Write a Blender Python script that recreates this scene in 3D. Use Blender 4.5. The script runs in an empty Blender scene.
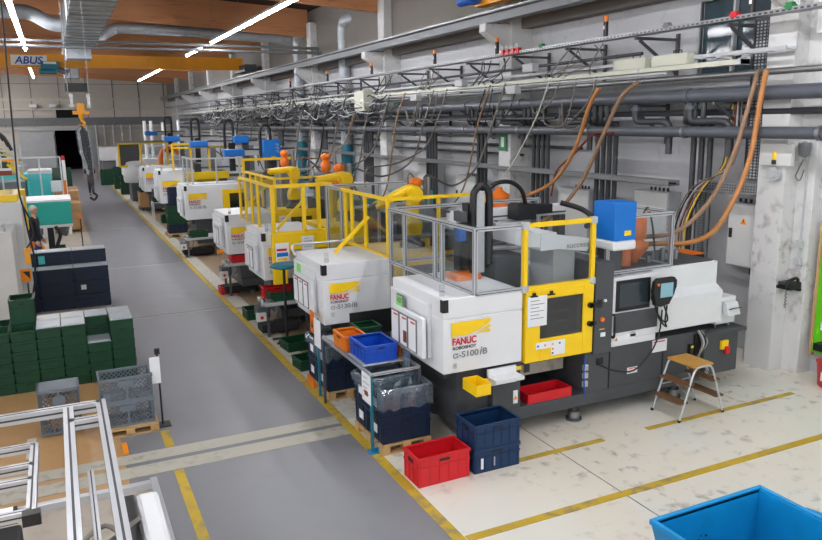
import bpy, bmesh, math, random
from mathutils import Vector, Matrix
random.seed(7)
R_ = math.radians
S = bpy.context.scene
COL = S.collection
# ------------------------------------------------------------------ camera, world, exposure
cam_d = bpy.data.cameras.new('camera'); cam = bpy.data.objects.new('camera', cam_d); COL.objects.link(cam)
cam_d.lens = 32.293; cam_d.sensor_width = 36; cam_d.clip_start = .05; cam_d.clip_end = 300
def cam_mat(p, y, r, loc):
    fwd = Vector((math.sin(y)*math.cos(p), math.cos(y)*math.cos(p), -math.sin(p)))
    right = Vector((math.cos(y), -math.sin(y), 0)); up = right.cross(fwd)
    r2 = math.cos(r)*right + math.sin(r)*up; u2 = -math.sin(r)*right + math.cos(r)*up
    m = Matrix((r2, u2, -fwd)).transposed().to_4x4(); m.translation = loc
    return m
cam.matrix_world = cam_mat(.200223713, .441998416, -.0150660795, Vector((0, 0, 3.7)))
S.camera = cam
W = bpy.data.worlds.new('world'); S.world = W; W.use_nodes = True
W.node_tree.nodes['Background'].inputs[0].default_value = (.93, .97, 1, 1)
W.node_tree.nodes['Background'].inputs[1].default_value = .9
S.view_settings.view_transform = 'Standard'; S.view_settings.look = 'None'
S.view_settings.gamma = 1; S.view_settings.use_curve_mapping = False
S.view_settings.exposure = 1.0
LAMP = 55.0

# ------------------------------------------------------------------ helpers
def lin(c):
    c = c/255.; return c/12.92 if c <= .04045 else ((c+.055)/1.055)**2.4
def rgb(r, g, b): return (lin(r), lin(g), lin(b), 1)
def mat(name, col, rough=.5, metal=0, var=0, vscale=3, bump=0, emit=None, es=1, spec=.5):
    m = bpy.data.materials.new(name); m.use_nodes = True; nt = m.node_tree
    b = nt.nodes['Principled BSDF']; c = rgb(*col)
    b.inputs['Base Color'].default_value = c; b.inputs['Roughness'].default_value = rough
    b.inputs['Metallic'].default_value = metal; b.inputs['Specular IOR Level'].default_value = spec
    if emit:
        b.inputs['Emission Color'].default_value = rgb(*emit); b.inputs['Emission Strength'].default_value = es
    tc = nt.nodes.new('ShaderNodeTexCoord')
    n = nt.nodes.new('ShaderNodeTexNoise'); n.inputs['Scale'].default_value = vscale; n.inputs['Detail'].default_value = 5
    nt.links.new(tc.outputs['Object'], n.inputs['Vector'])
    v = var or .06
    r = nt.nodes.new('ShaderNodeValToRGB'); r.color_ramp.elements[0].position = .3; r.color_ramp.elements[1].position = .7
    r.color_ramp.elements[0].color = tuple(x*(1-v) for x in c[:3])+(1,)
    r.color_ramp.elements[1].color = tuple(min(1, x*(1+v*.4)) for x in c[:3])+(1,)
    nt.links.new(n.outputs['Fac'], r.inputs['Fac']); nt.links.new(r.outputs['Color'], b.inputs['Base Color'])
    if bump:
        bp = nt.nodes.new('ShaderNodeBump'); bp.inputs['Strength'].default_value = bump; bp.inputs['Distance'].default_value = .01
        nt.links.new(n.outputs['Fac'], bp.inputs['Height']); nt.links.new(bp.outputs['Normal'], b.inputs['Normal'])
    return m
def worn(name, base, dirt, scale=1.2, lo=.52, hi=.72, rough=.6, second=None, stretch=(1, 1, 1), fine=9., amt=.8, low_var=.12):
    """surface of one colour with blotches of dirt / worn through paint"""
    m = bpy.data.materials.new(name); m.use_nodes = True; nt = m.node_tree; L = nt.links.new
    b = nt.nodes['Principled BSDF']; b.inputs['Roughness'].default_value = rough
    tc = nt.nodes.new('ShaderNodeTexCoord'); mp = nt.nodes.new('ShaderNodeMapping'); mp.inputs['Scale'].default_value = stretch
    L(tc.outputs['Object'], mp.inputs['Vector'])
    def noise(s, d=6, dist=0.):
        n = nt.nodes.new('ShaderNodeTexNoise'); n.inputs['Scale'].default_value = s; n.inputs['Detail'].default_value = d
        n.inputs['Distortion'].default_value = dist; L(mp.outputs[0], n.inputs['Vector']); return n.outputs['Fac']
    def ramp(f, a, c):
        r = nt.nodes.new('ShaderNodeMapRange'); r.inputs[1].default_value = a; r.inputs[2].default_value = c; L(f, r.inputs[0]); return r.outputs[0]
    def mix(f, a, c):
        x = nt.nodes.new('ShaderNodeMix'); x.data_type = 'RGBA'; L(f, x.inputs[0])
        if isinstance(a, tuple): x.inputs[6].default_value = a
        else: L(a, x.inputs[6])
        if isinstance(c, tuple): x.inputs[7].default_value = c
        else: L(c, x.inputs[7])
        return x.outputs[2]
    B = rgb(*base); c0 = mix(ramp(noise(scale*.35, 3), .35, .65), tuple(x*(1-low_var) for x in B[:3])+(1,), B)
    if second: c0 = mix(ramp(noise(scale*.8, 4, .6), .45, .62), c0, rgb(*second))
    mul = nt.nodes.new('ShaderNodeMath'); mul.operation = 'MULTIPLY'
    L(ramp(noise(scale*fine, 8, .35), lo, hi), mul.inputs[0]); L(ramp(noise(scale, 4), .4, .62), mul.inputs[1])
    m2 = nt.nodes.new('ShaderNodeMath'); m2.operation = 'MULTIPLY'; L(mul.outputs[0], m2.inputs[0]); m2.inputs[1].default_value = amt
    L(mix(m2.outputs[0], c0, rgb(*dirt)), b.inputs['Base Color'])
    return m
def clear(name, tint=(248, 250, 251), fac=.04, rough=.05, body=None, bfac=0):
    m = bpy.data.materials.new(name); m.use_nodes = True; nt = m.node_tree; nt.nodes.clear(); L = nt.links.new
    o = nt.nodes.new('ShaderNodeOutputMaterial'); t = nt.nodes.new('ShaderNodeBsdfTransparent'); t.inputs[0].default_value = rgb(*tint)
    g = nt.nodes.new('ShaderNodeBsdfGlossy'); g.inputs['Roughness'].default_value = rough
    lw = nt.nodes.new('ShaderNodeLayerWeight'); lw.inputs[0].default_value = .2
    mr = nt.nodes.new('ShaderNodeMapRange'); mr.inputs[3].default_value = fac*.5; mr.inputs[4].default_value = .35; L(lw.outputs['Fresnel'], mr.inputs[0])
    x = nt.nodes.new('ShaderNodeMixShader'); L(mr.outputs[0], x.inputs[0]); L(t.outputs[0], x.inputs[1]); L(g.outputs[0], x.inputs[2])
    out = x.outputs[0]
    if body:
        d = nt.nodes.new('ShaderNodeBsdfDiffuse'); d.inputs[0].default_value = rgb(*body)
        y = nt.nodes.new('ShaderNodeMixShader'); y.inputs[0].default_value = bfac; L(out, y.inputs[1]); L(d.outputs[0], y.inputs[2]); out = y.outputs[0]
    L(out, o.inputs[0]); return m
M = dict(
 white=mat('machine_white', (222, 224, 226), .45, var=.03), white2=mat('old_machine_white', (206, 207, 205), .5, var=.06),
 dgrey=mat('machine_dark_grey', (70, 73, 77), .5, var=.08), mgrey=mat('mid_grey', (116, 119, 122), .5), lgrey=mat('light_grey', (178, 181, 183), .5),
 yellow=mat('guard_yellow', (246, 204, 12), .4, var=.04), black=mat('black_plastic', (22, 22, 24), .45), alu=mat('aluminium', (196, 199, 203), .35, .55),
 slot=mat('slot_dark', (60, 62, 66), .6), steel=mat('steel', (150, 152, 154), .35, .8), galv=mat('galvanised', (178, 184, 190), .45, .25, var=.15, vscale=5),
 pipe=mat('pipe_grey', (84, 88, 96), .4), dpipe=mat('pipe_dark', (58, 60, 64), .45), blue=mat('gantry_blue', (0, 108, 196), .4),
 kblue=mat('crate_navy', (6, 46, 84), .5, var=.1), kdark=mat('crate_dark_navy', (8, 30, 58), .5, var=.1), kcob=mat('crate_cobalt', (10, 70, 178), .4),
 kred=mat('crate_red', (204, 22, 34), .4), kgreen=mat('crate_green', (0, 62, 36), .5, var=.12), korange=mat('crate_orange', (220, 120, 25), .45),
 kgrey=mat('crate_grey', (104, 113, 122), .5), lid=mat('lid_grey', (176, 184, 190), .35), cyan=mat('skip_cyan', (8, 136, 194), .4, var=.12, vscale=6),
 green=mat('mid_green', (20, 120, 60), .5), lime=mat('lime_green', (100, 200, 20), .5), red=mat('signal_red', (205, 25, 35), .4),
 orange=mat('orange', (238, 118, 20), .45), hopper=mat('hopper_orange', (206, 112, 60), .5), turq=mat('turquoise', (30, 166, 152), .45), turq2=mat('pale_turquoise', (70, 190, 190), .45),
 wood=worn('pallet_wood', (196, 160, 108), (120, 90, 55), 3, stretch=(1, 6, 3)), board=worn('step_board', (190, 140, 62), (60, 40, 20), 4), tread=worn('tread_board', (112, 78, 48), (60, 45, 30), 4),
 glulam=worn('glulam_beam', (204, 140, 94), (120, 72, 42), .5, .56, .7, stretch=(.35, 1, 5), fine=10, amt=.6), card=mat('cardboard', (182, 142, 98), .8, var=.12),
 paper=mat('paper', (232, 234, 236), .7), crane=mat('crane_yellow', (236, 158, 10), .45), teal=mat('teal', (20, 110, 130), .5), cream=mat('tray_cream', (196, 198, 182), .5),
 hose=mat('hose_brown', (142, 112, 86), .6), ohose=mat('hose_orange', (182, 122, 66), .5), hgrey=mat('hose_grey', (110, 105, 98), .5), rubber=mat('rubber', (30, 30, 32), .8),
 screen=mat('screen', (112, 150, 160), .25, emit=(112, 150, 160), es=.25), dscreen=mat('dark_screen', (44, 54, 60), .15, spec=.8),
 glass=clear('acrylic'), dglass=clear('smoked_window', (150, 158, 165), .2, body=(70, 76, 84), bfac=.12), film=clear('plastic_film', (222, 234, 240), .25, .18, body=(200, 220, 235), bfac=.12),
 wglass=mat('pane_glass', (58, 76, 84), .08, spec=.8), ceil=mat('ceiling_panel', (30, 23, 19), .85), upper_wall=mat('upper_wall_grey', (122, 116, 110), .8, var=.1, vscale=.6),
 skin=mat('skin', (205, 150, 125), .6), navy=mat('navy_cloth', (28, 32, 44), .9), jeans=mat('jeans', (40, 66, 104), .9), hair=mat('grey_hair', (190, 186, 180), .8), dhair=mat('dark_hair', (50, 38, 30), .8), pinkw=mat('pink', (222, 120, 130), .6),
 tube=mat('lamp_tube', (255, 250, 240), .5, emit=(250, 250, 255), es=LAMP), fixture=mat('lamp_housing', (210, 210, 205), .5), rust=mat('rust_red', (120, 50, 30), .7), wblue=mat('letter_blue', (0, 80, 170), .5), txt=mat('letter_grey', (120, 122, 126), .6), txtb=mat('letter_black', (30, 30, 32), .6), amber=mat('amber', (250, 150, 30), .4), lime2=mat('tag_green', (130, 215, 110), .6),
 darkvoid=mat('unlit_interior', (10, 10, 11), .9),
)
M['wall'] = worn('painted_wall', (192, 193, 196), (110, 108, 104), .7, .55, .75, .8, fine=6, amt=.5)
M['pillar'] = worn('painted_pillar', (214, 214, 213), (120, 104, 94), .9, .52, .7, .75, fine=7, amt=.6)
M['backwall'] = worn('back_wall', (206, 198, 188), (160, 150, 140), .3, .55, .75, .85, amt=.4)
M['aisle'] = worn('aisle_floor', (129, 130, 135), (104, 105, 108), .35, .5, .75, .42, second=(122, 124, 128), fine=7, amt=.5)
M['cream_floor'] = worn('cream_floor', (226, 220, 206), (120, 108, 94), .7, .55, .72, .45, second=(218, 217, 208), fine=9, amt=.75, low_var=.08)
M['ochre'] = worn('ochre_floor', (146, 124, 98), (104, 88, 70), .5, .5, .7, .45, second=(156, 134, 108), amt=.5)
M['ochre2'] = worn('ochre_mat', (186, 148, 98), (140, 108, 70), .5, .5, .7, .45, second=(176, 136, 90), amt=.5)
M['band'] = worn('band_concrete', (186, 182, 168), (130, 122, 106), .9, .5, .7, .6)
M['beige'] = worn('beige_floor', (176, 166, 152), (120, 112, 100), .5, .5, .7, .5)
M['yline'] = worn('yellow_line', (196, 164, 40), (134, 124, 96), 2.2, .45, .6, .6, fine=4, amt=.8)
M['wline'] = worn('white_line', (192, 190, 180), (140, 130, 112), 1.2, .5, .7, .6)

class MB:
    def __init__(s): s.v = []; s.f = []; s.mi = []; s.sm = []
    def add(s, vs, fs, m=0, sm=False):
        o = len(s.v); s.v += [tuple(v) for v in vs]
        for f in fs: s.f.append(tuple(i+o for i in f)); s.mi.append(m); s.sm.append(sm)
        return s
    def box(s, x0, x1, y0, y1, z0, z1, m=0):
        if x0 > x1: x0, x1 = x1, x0
        if y0 > y1: y0, y1 = y1, y0
        if z0 > z1: z0, z1 = z1, z0
        return s.add([(x0,y0,z0),(x1,y0,z0),(x1,y1,z0),(x0,y1,z0),(x0,y0,z1),(x1,y0,z1),(x1,y1,z1),(x0,y1,z1)],
                     [(0,3,2,1),(4,5,6,7),(0,1,5,4),(1,2,6,5),(2,3,7,6),(3,0,4,7)], m)
    def bar(s, p, q, w, h=None, m=0, up=(0,0,1)):
        h = h or w; p = Vector(p); q = Vector(q); d = (q-p)
        if d.length < 1e-6: return s
        d.normalize(); u = Vector(up)
        if abs(d.dot(u)) > .99: u = Vector((0,1,0))
        a = d.cross(u).normalized(); b = a.cross(d).normalized()
        vs = [e+a*i*w/2+b*j*h/2 for e in (p, q) for i, j in ((-1,-1),(1,-1),(1,1),(-1,1))]
        return s.add(vs, [(0,1,2,3),(7,6,5,4),(0,4,5,1),(1,5,6,2),(2,6,7,3),(3,7,4,0)], m)
    def cyl(s, p, q, r, n=12, r2=None, m=0, sm=True):
        r2 = r if r2 is None else r2; p = Vector(p); q = Vector(q); d = (q-p).normalized()
        u = Vector((0,0,1)) if abs(d.z) < .9 else Vector((1,0,0)); a = d.cross(u).normalized(); b = d.cross(a)
        vs = []
        for e, rr in ((p, r), (q, r2)):
            for i in range(n):
                t = 2*math.pi*i/n; vs.append(e+(a*math.cos(t)+b*math.sin(t))*rr)
        s.add(vs, [(i,(i+1)%n,n+(i+1)%n,n+i) for i in range(n)], m, sm)
        return s.add(vs, [tuple(range(n))[::-1], tuple(range(n,2*n))], m)
    def lathe(s, c, prof, n=16, m=0):
        vs = []; c = Vector(c)
        for r, z in prof:
            for i in range(n):
                t = 2*math.pi*i/n; vs.append(c+Vector((r*math.cos(t), r*math.sin(t), z)))
        fs = [(k*n+i, k*n+(i+1)%n, (k+1)*n+(i+1)%n, (k+1)*n+i) for k in range(len(prof)-1) for i in range(n)]
        s.add(vs, fs, m, True); return s.add(vs, [tuple(range(n))[::-1], tuple(range(len(vs)-n, len(vs)))], m)
    def tube(s, pts, r, n=8, m=0, smooth=4, closed=False):
        P = [Vector(p) for p in pts]
        if smooth and len(P) > 2:
            Q = []
            for i in range(len(P)-1):
                a = P[max(i-1,0)]; b = P[i]; c = P[i+1]; d = P[min(i+2,len(P)-1)]
                for k in range(smooth):
                    t = k/smooth; Q.append(.5*((2*b)+(c-a)*t+(2*a-5*b+4*c-d)*t*t+(3*b-a-3*c+d)*t**3))
            Q.append(P[-1]); P = Q
        vs = []; a = None
        for i, p in enumerate(P):
            d = (P[min(i+1,len(P)-1)]-P[max(i-1,0)])
            if d.length < 1e-7: d = Vector((0,0,1))
            d.normalize()
            if a is None:
                u = Vector((0,0,1)) if abs(d.z) < .9 else Vector((1,0,0)); a = d.cross(u).normalized()
            else:
                a = (a-d*a.dot(d)); a = a.normalized() if a.length > 1e-6 else d.orthogonal().normalized()
            b = d.cross(a)
            for k in range(n):
                t = 2*math.pi*k/n; vs.append(p+(a*math.cos(t)+b*math.sin(t))*r)
        s.add(vs, [(i*n+k, i*n+(k+1)%n, (i+1)*n+(k+1)%n, (i+1)*n+k) for i in range(len(P)-1) for k in range(n)], m, True)
        return s.add(vs, [tuple(range(n))[::-1], tuple(range(len(vs)-n, len(vs)))], m)
    def prism(s, poly, axis, a, b, m=0):
        """poly in the two other axes (order x,y,z without axis)"""
        def mk(p, w): return {'x':(w,p[0],p[1]),'y':(p[0],w,p[1]),'z':(p[0],p[1],w)}[axis]
        n = len(poly); vs = [mk(p,a) for p in poly]+[mk(p,b) for p in poly]
        return s.add(vs, [tuple(range(n)), tuple(range(n,2*n))[::-1]]+[(i,n+i,n+(i+1)%n,(i+1)%n) for i in range(n)], m)
    def open_box(s, x0, x1, y0, y1, z0, z1, t=.012, m=0):
        s.box(x0,x1,y0,y1,z0,z0+t,m); s.box(x0,x0+t,y0,y1,z0+t,z1,m); s.box(x1-t,x1,y0,y1,z0+t,z1,m)
        s.box(x0+t,x1-t,y0,y0+t,z0+t,z1,m); return s.box(x0+t,x1-t,y1-t,y1,z0+t,z1,m)
    def ring(s, x0, x1, y0, y1, z0, z1, t, m=0):
        s.box(x0-t,x0,y0-t,y1+t,z0,z1,m); s.box(x1,x1+t,y0-t,y1+t,z0,z1,m); s.box(x0,x1,y0-t,y0,z0,z1,m); return s.box(x0,x1,y1,y1+t,z0,z1,m)
    def mesh(s, name, mats):
        me = bpy.data.meshes.new(name); me.from_pydata(s.v, [], s.f)
        for m in (mats if isinstance(mats, (list, tuple)) else [mats]): me.materials.append(M[m] if isinstance(m, str) else m)
        me.polygons.foreach_set('material_index', s.mi); me.polygons.foreach_set('use_smooth', s.sm); me.update()
        bm = bmesh.new(); bm.from_mesh(me); bmesh.ops.recalc_face_normals(bm, faces=bm.faces); bm.to_mesh(me); bm.free()
        return me
    def build(s, name, mats, parent=None, loc=(0,0,0), rz=0, bevel=0):
        o = bpy.data.objects.new(name, s.mesh(name, mats)); COL.objects.link(o)
        o.location = loc; o.rotation_euler.z = rz
        if parent is not None: o.parent = parent
        if bevel:
            b = o.modifiers.new('bevel', 'BEVEL'); b.width = bevel; b.segments = 2; b.limit_method = 'ANGLE'; b.angle_limit = R_(50)
        return o
def tag(o, label, cat, group=None):
    o['label'] = label; o['category'] = cat
    if group: o['group'] = group
    return o
def thing(name, label, cat, loc=(0,0,0), rz=0, group=None):
    o = bpy.data.objects.new(name, None); COL.objects.link(o); o.location = loc; o.rotation_euler.z = rz; o.empty_display_size = .1
    return tag(o, label, cat, group)
def struct(o): o['kind'] = 'structure'; return o
def dup(root, loc=None, rz=None, label=None, group=None):
    r = root.copy(); COL.objects.link(r)
    if loc is not None: r.location = loc
    if rz is not None: r.rotation_euler.z = rz
    if label: r['label'] = label
    if group: r['group'] = group
    for ch in list(root.children):
        c = ch.copy(); COL.objects.link(c); c.parent = r
        for g in list(ch.children):
            d = g.copy(); COL.objects.link(d); d.parent = c
    return r
def text(s, name, parent, loc, w, h, m, face='-y', shear=0, bold=.012):
    cu = bpy.data.curves.new('t', 'FONT'); cu.body = s; cu.size = 1; cu.extrude = 0; cu.shear = shear; cu.offset = bold
    to = bpy.data.objects.new('t', cu); COL.objects.link(to)
    dg = bpy.context.evaluated_depsgraph_get(); me = bpy.data.meshes.new_from_object(to.evaluated_get(dg)); bpy.data.objects.remove(to)
    xs = [v.co.x for v in me.vertices]; ys = [v.co.y for v in me.vertices]
    sx = w/(max(xs)-min(xs)); sy = h/(max(ys)-min(ys)); x0 = min(xs); y0 = min(ys)
    for v in me.vertices: v.co = ((v.co.x-x0)*sx, 0, (v.co.y-y0)*sy)
    me.materials.clear(); me.materials.append(M[m]); me.name = name
    for p in me.polygons: p.material_index = 0
    o = bpy.data.objects.new(name, me); COL.objects.link(o); o.parent = parent; o.location = loc
    o.rotation_euler.z = {'-y': 0, '-x': -math.pi/2}[face]
    return o
WORDS = ['first','second','third','fourth','fifth','sixth','seventh','eighth','ninth','tenth','eleventh','twelfth','thirteenth','fourteenth','fifteenth','sixteenth','seventeenth','eighteenth','nineteenth','twentieth']

# ------------------------------------------------------------------ the hall
struct(MB().box(.75, 2.95, -8, 70.5, -.1, 0).box(-.0,.75,-8,7.7,-.1,0).build('floor', 'aisle'))
struct(MB().box(2.95, 10, -8, 8.3, -.1, 0).build('floor', 'cream_floor'))
struct(MB().box(2.95, 9.7, 8.3, 70.5, -.1, 0).build('floor', 'ochre'))
struct(MB().box(-16, .36, 7.7, 16, -.1, 0).box(-16, 0, -8, 7.7, -.1, 0).build('floor', 'ochre2'))
struct(MB().box(.36, .75, 7.7, 16, -.1, 0).build('floor', 'aisle'))
struct(MB().box(-16, .75, 16, 70.5, -.1, 0).build('floor', 'beige'))
struct(MB().box(-16, 2.93, 7.86, 8.13, 0, .004).box(-16, 2.93, 8.22, 8.47, 0, .004).build('trim_1', 'band'))
struct(MB().box(.36, 2.93, 8.13, 8.22, .0, .003).build('trim_2', 'mgrey'))
struct(MB().box(2.88, 2.99, .5, 70, .0, .005).build('trim_3', 'yline'))
struct(MB().box(3.0, 3.3, 8.3, 14.6, .0, .005).box(3.0, 3.3, 14.75, 70, .0, .005).build('trim_4', 'wline'))
struct(MB().box(.82, .92, 3.5, 7.84, 0, .005).box(.82, .92, 8.49, 9.0, 0, .005).build('trim_5', 'yline'))
struct(MB().box(4.25, 5.46, 6.3, 6.38, 0, .004).box(6.12, 8.7, 6.3, 6.38, 0, .004).build('trim_6', 'yline'))
struct(MB().box(3.0, 9.6, 5.19, 5.29, 0, .004).build('trim_7', 'yline'))
struct(MB().box(4.8, 4.812, -8, 8.2, 0, .002).box(-.4, 2.9, 14.86, 14.91, 0, .004).box(2.9, 9, 14.86, 14.9, 0, .004).build('trim_8', ['mgrey']))
struct(MB().box(.4, 2.88, 14.8, 14.84, 0, .004).box(.3, 2.88, 20.5, 20.53, 0, .003).box(.3, 2.88, 28.5, 28.53, 0, .003).build('trim_9', 'wline'))

# right wall with one real window opening
wy0, wy1, wz0, wz1 = 7.95, 9.3, 4.3, 5.5
w = MB().box(9.7, 10, -8, wy0, 0, 8.0).box(9.7, 10, wy1, 70.5, 0, 8.0).box(9.7, 10, wy0, wy1, 0, wz0).box(9.7, 10, wy0, wy1, wz1, 8.0)
struct(w.build('wall_right', 'wall'))
fr = MB(); 
for a, b, c, d in ((wy0, wy1, wz0-.06, wz0), (wy0, wy1, wz1, wz1+.06), (wy0-.06, wy0, wz0-.06, wz1+.06), (wy1, wy1+.06, wz0-.06, wz1+.06), (8.6, 8.64, wz0, wz1)): fr.box(9.66, 9.74, a, b, c, d)
fr = struct(fr.build('window_1', 'lgrey')); MB().box(9.76, 9.77, wy0, wy1, wz0, wz1).build('pane', 'wglass', fr)
struct(MB().box(9.42, 9.7, -8, 70, 5.62, 7.9).build('trim_10', 'upper_wall', bevel=.01))  # upper part of the right wall, darker grey than the wall below
for i, y in enumerate((14.1, 21, 28, 35, 42, 49, 56, 63)):
    struct(MB().box(9.17, 9.7, y, y+.48, 0, 7.4).build('pillar', 'pillar', bevel=.01))
struct(MB().box(9.17, 9.7, 7.11, 7.56, 0, 7.4).build('pillar', 'pillar', bevel=.01))
struct(MB().box(9.42, 9.7, 6.84, 7.11, 0, 7.4).build('pillar', 'pillar', bevel=.01))
# back wall with opening
b = MB().box(-16, .1, 70, 70.3, 0, 9.5).box(2.0, 10, 70, 70.3, 0, 9.5).box(.1, 2.0, 70, 70.3, 3.3, 9.5)
struct(b.build('wall_back', 'backwall'))
struct(MB().box(-16, 10, 69.86, 70, 5.75, 5.95).box(-16, 10, 69.8, 70, 5.0, 5.12).build('trim_11', 'cream'))
struct(MB().box(-16, 10, 69.9, 70, 3.7, 4.35).build('trim_12', 'mgrey'))
struct(MB().box(-16, 10, 69.9, 69.99, 3.3, 3.5).build('trim_13', 'lgrey'))
j = MB()
for k in range(12): j.box(-14+k*2.1, -13.96+k*2.1, 69.96, 70, 3.6, 9.4)
j.box(-16, 10, 69.96, 70, 7.1, 7.13)
struct(j.build('trim_14', 'dgrey'))
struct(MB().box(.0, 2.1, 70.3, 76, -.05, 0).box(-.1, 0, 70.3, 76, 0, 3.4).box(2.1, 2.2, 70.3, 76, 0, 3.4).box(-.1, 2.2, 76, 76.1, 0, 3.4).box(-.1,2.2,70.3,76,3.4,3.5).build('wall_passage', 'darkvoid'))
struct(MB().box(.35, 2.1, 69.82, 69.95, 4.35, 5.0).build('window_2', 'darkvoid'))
struct(MB().box(-2.6, .0, 69.7, 69.82, 0, 3.2).build('door_1', 'lgrey'))
struct(MB().box(-16.2, -16, -8, 70, 0, 2.0).box(-16.2, -16, -8, 70, 5.2, 7.6).build('wall_left', 'wall'))
# roof and glulam beams (pitched towards the ridge on the left)
for i, y in enumerate((-7.2, 0, 7.2, 14.3, 21.5, 28.7, 35.9, 43.1, 50.3, 57.5, 64.7)):
    if 0 < y < 20: continue
    g = MB().prism([(9.3, 6.93), (2.35, 7.32), (-3, 7.6), (-16, 6.9), (-16, 7.9), (-3, 8.6), (9.3, 7.95)], 'y', y, y+.22)
    struct(g.build('trim_%d' % (15+i), 'glulam'))
struct(MB().prism([(10, 7.9), (-3, 8.62), (-16.3, 7.9), (-16.3, 8.1), (-3, 8.8), (10, 8.1)], 'y', -8.2, 70.5).build('ceiling', 'ceil'))
# ------------------------------------------------------------------ ceiling things: lamps, ducts, crane
def lamp(x, y0, y1, z, label):
    t = thing('strip_lamp', label, 'lamp', (x, y0, z), 0, None)
    L = y1-y0
    MB().box(-.07, .07, 0, L, .03, .09).build('lamp_housing', 'fixture', t)
    MB().box(-.028, .028, .02, L-.02, -.02, .03).build('lamp_tube', 'tube', t)
    for k in range(max(2, int(L/4)+1)):
        yy = .3+k*(L-.6)/max(1, int(L/4)); MB().cyl((0, yy, .09), (0, yy, (1.66 if x > 0 else 2.0 if x > -6 else 1.78)), .006, 6).build('suspension_wire', 'steel', t)
LZ = 6.45
lamp(5.3, 14.4, 27.3, LZ, 'long bright strip lamp in front of the timber beam, nearest of the right row')
lamp(5.3, 29.3, 32.7, LZ, 'short strip lamp just before the yellow crane girder in the right row')
lamp(5.3, 40, 52, LZ, 'strip lamp hanging beyond the yellow crane girder at the right')
lamp(-.63, 17.5, 31.6, LZ, 'long strip lamp crossing the silver duct at the upper left')
lamp(-.74, 38.8, 49.6, LZ, 'strip lamp hanging beyond the crane girder at the left')
lamp(5.3, -5, 9, LZ, 'strip lamp above the nearest machine, first of the right row')
lamp(-.63, -5, 9, LZ, 'strip lamp above the camera side of the aisle, first of the left row')
for y in (-5, 8, 22, 38): lamp(-8, y, y+10, LZ, 'strip lamp over the machines on the far left side, %s from the front' % WORDS[int((y+5)/13)])
lamp(-5, 54, 68, LZ, 'added unseen strip lamp brightening the back wall, over the left machines')  # added out of view to brighten the back wall
lamp(-8, 52, 66, LZ, 'added unseen strip lamp brightening the back wall, at the far left')  # second unseen lamp, added for more light on the back wall
# galvanised supply duct
t = thing('supply_duct', 'large ribbed grey air duct hanging under the roof above the aisle', 'air duct', (1.05, 17, 6.3))
MB().box(-.46, .46, 0, 11.6, 0, .7).build('duct_body', 'galv', t)
for k in range(16): MB().box(-.49, .49, k*.77, k*.77+.03, -.03, .73).build('flange', 'mgrey', t)
MB().box(-.4, .4, 11.6, 12.6, -.35, .2).build('outlet_box', 'galv', t); MB().box(-.3, .35, 12.6, 25, .62, .95).build('duct_body', 'galv', t); MB().box(-.2,.25,12.4,12.6,.15,.95).build('duct_body','galv',t); MB().box(-.3, .35, 24, 25, -.3, .62).build('outlet_box', 'galv', t)
MB().box(-.5, -.46, 2.6, 3.6, -.1, .7).build('side_plate', 'lgrey', t)
o = MB().tube([(-9, 25, 6.9), (-3, 25, 6.94), (-.9, 25, 6.94), (-.3, 25, 6.92), (.15, 25, 6.68), (.35, 25, 6.62), (.6, 25, 6.62)], .2, 14).build('round_duct', 'galv'); tag(o, 'silver round duct bending into the left side of the big ribbed duct', 'air duct')
o = MB().tube([(1.5, 28.2, 6.6), (1.75, 29.8, 6.75), (2.3, 30, 7.1), (2.8, 30, 7.16), (5.6, 30, 7.1), (9.0, 30, 6.95)], .19, 14).build('round_duct', 'galv'); tag(o, 'grey round duct running from the big ribbed duct to the right wall', 'air duct')
o = MB().tube([(-9, 27.2, 6.2), (9.3, 27.2, 6.2)], .05, 8, smooth=0).build('conduit', 'mgrey'); tag(o, 'thin pale conduit crossing the hall below the timber beams', 'pipe')
o = MB().tube([(-9, 27.5, 6.4), (9.3, 27.5, 6.4)], .05, 8, smooth=0).build('conduit', 'mgrey'); tag(o, 'thin dark conduit crossing the hall just above the pale one', 'pipe')
for (y, lab, bl) in ((25.2, 'tall galvanised duct elbowing down the right wall behind the rail', 1), (30.6, 'tall galvanised duct with blue foot, second down the right wall', 1)):
    t = thing('wall_duct', lab, 'air duct', (9.45, y, 0))
    MB().tube([(.5, -1.5, 7.1), (0, -.5, 7.1), (0, -.1, 7.0), (0, 0, 6.7), (0, 0, 6), (0, 0, 2.9)], .2, 14).build('duct_pipe', 'galv', t)
    for z in (6.4, 5.2, 4.1, 3.0): MB().cyl((0,0,z),(0,0,z+.06),.215,14).build('duct_collar', 'lgrey', t)
    MB().cyl((0,0,0),(0,0,2.9),.21,14).build('duct_foot', 'teal', t)
# bridge crane at the middle
t = thing('bridge_crane', 'yellow overhead crane girder with blue hoist crossing the hall', 'crane', (0, 37, 6.2))
MB().box(-14, 8.6, -.15, .15, .04, .52).build('girder', 'crane', t)
m = MB(); m.box(-14, 8.6, -.2, .2, .52, .56).box(-14, 8.6, -.2, .2, 0, .04); m.build('girder_flange', 'crane', t)
MB().box(8.4, 8.95, -1.3, 1.3, -.12, .2).build('end_carriage', 'dgrey', t)
sg = MB().box(-1.35, 0.06, -.17, -.151, .08, .5).build('sign_plate', 'paper', t); text('ABUS', 'sign_letters', sg, (-1.22, -.173, .13), 1.12, .32, 'wblue', shear=.2, bold=.022)
h = MB().box(-.22, .5, -.75, -.2, -.12, .22).box(-.3, .4, -.7, -.25, -.3, -.12).build('hoist', 'teal', t, bevel=.03)
MB().cyl((.45, -.45, -.1), (.85, -.45, -.25), .12, 12).build('hoist_motor', 'mgrey', h)
MB().box(-.1, .4, -.77, -.751, .1, .2).build('hoist_plate', 'paper', h)
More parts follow.
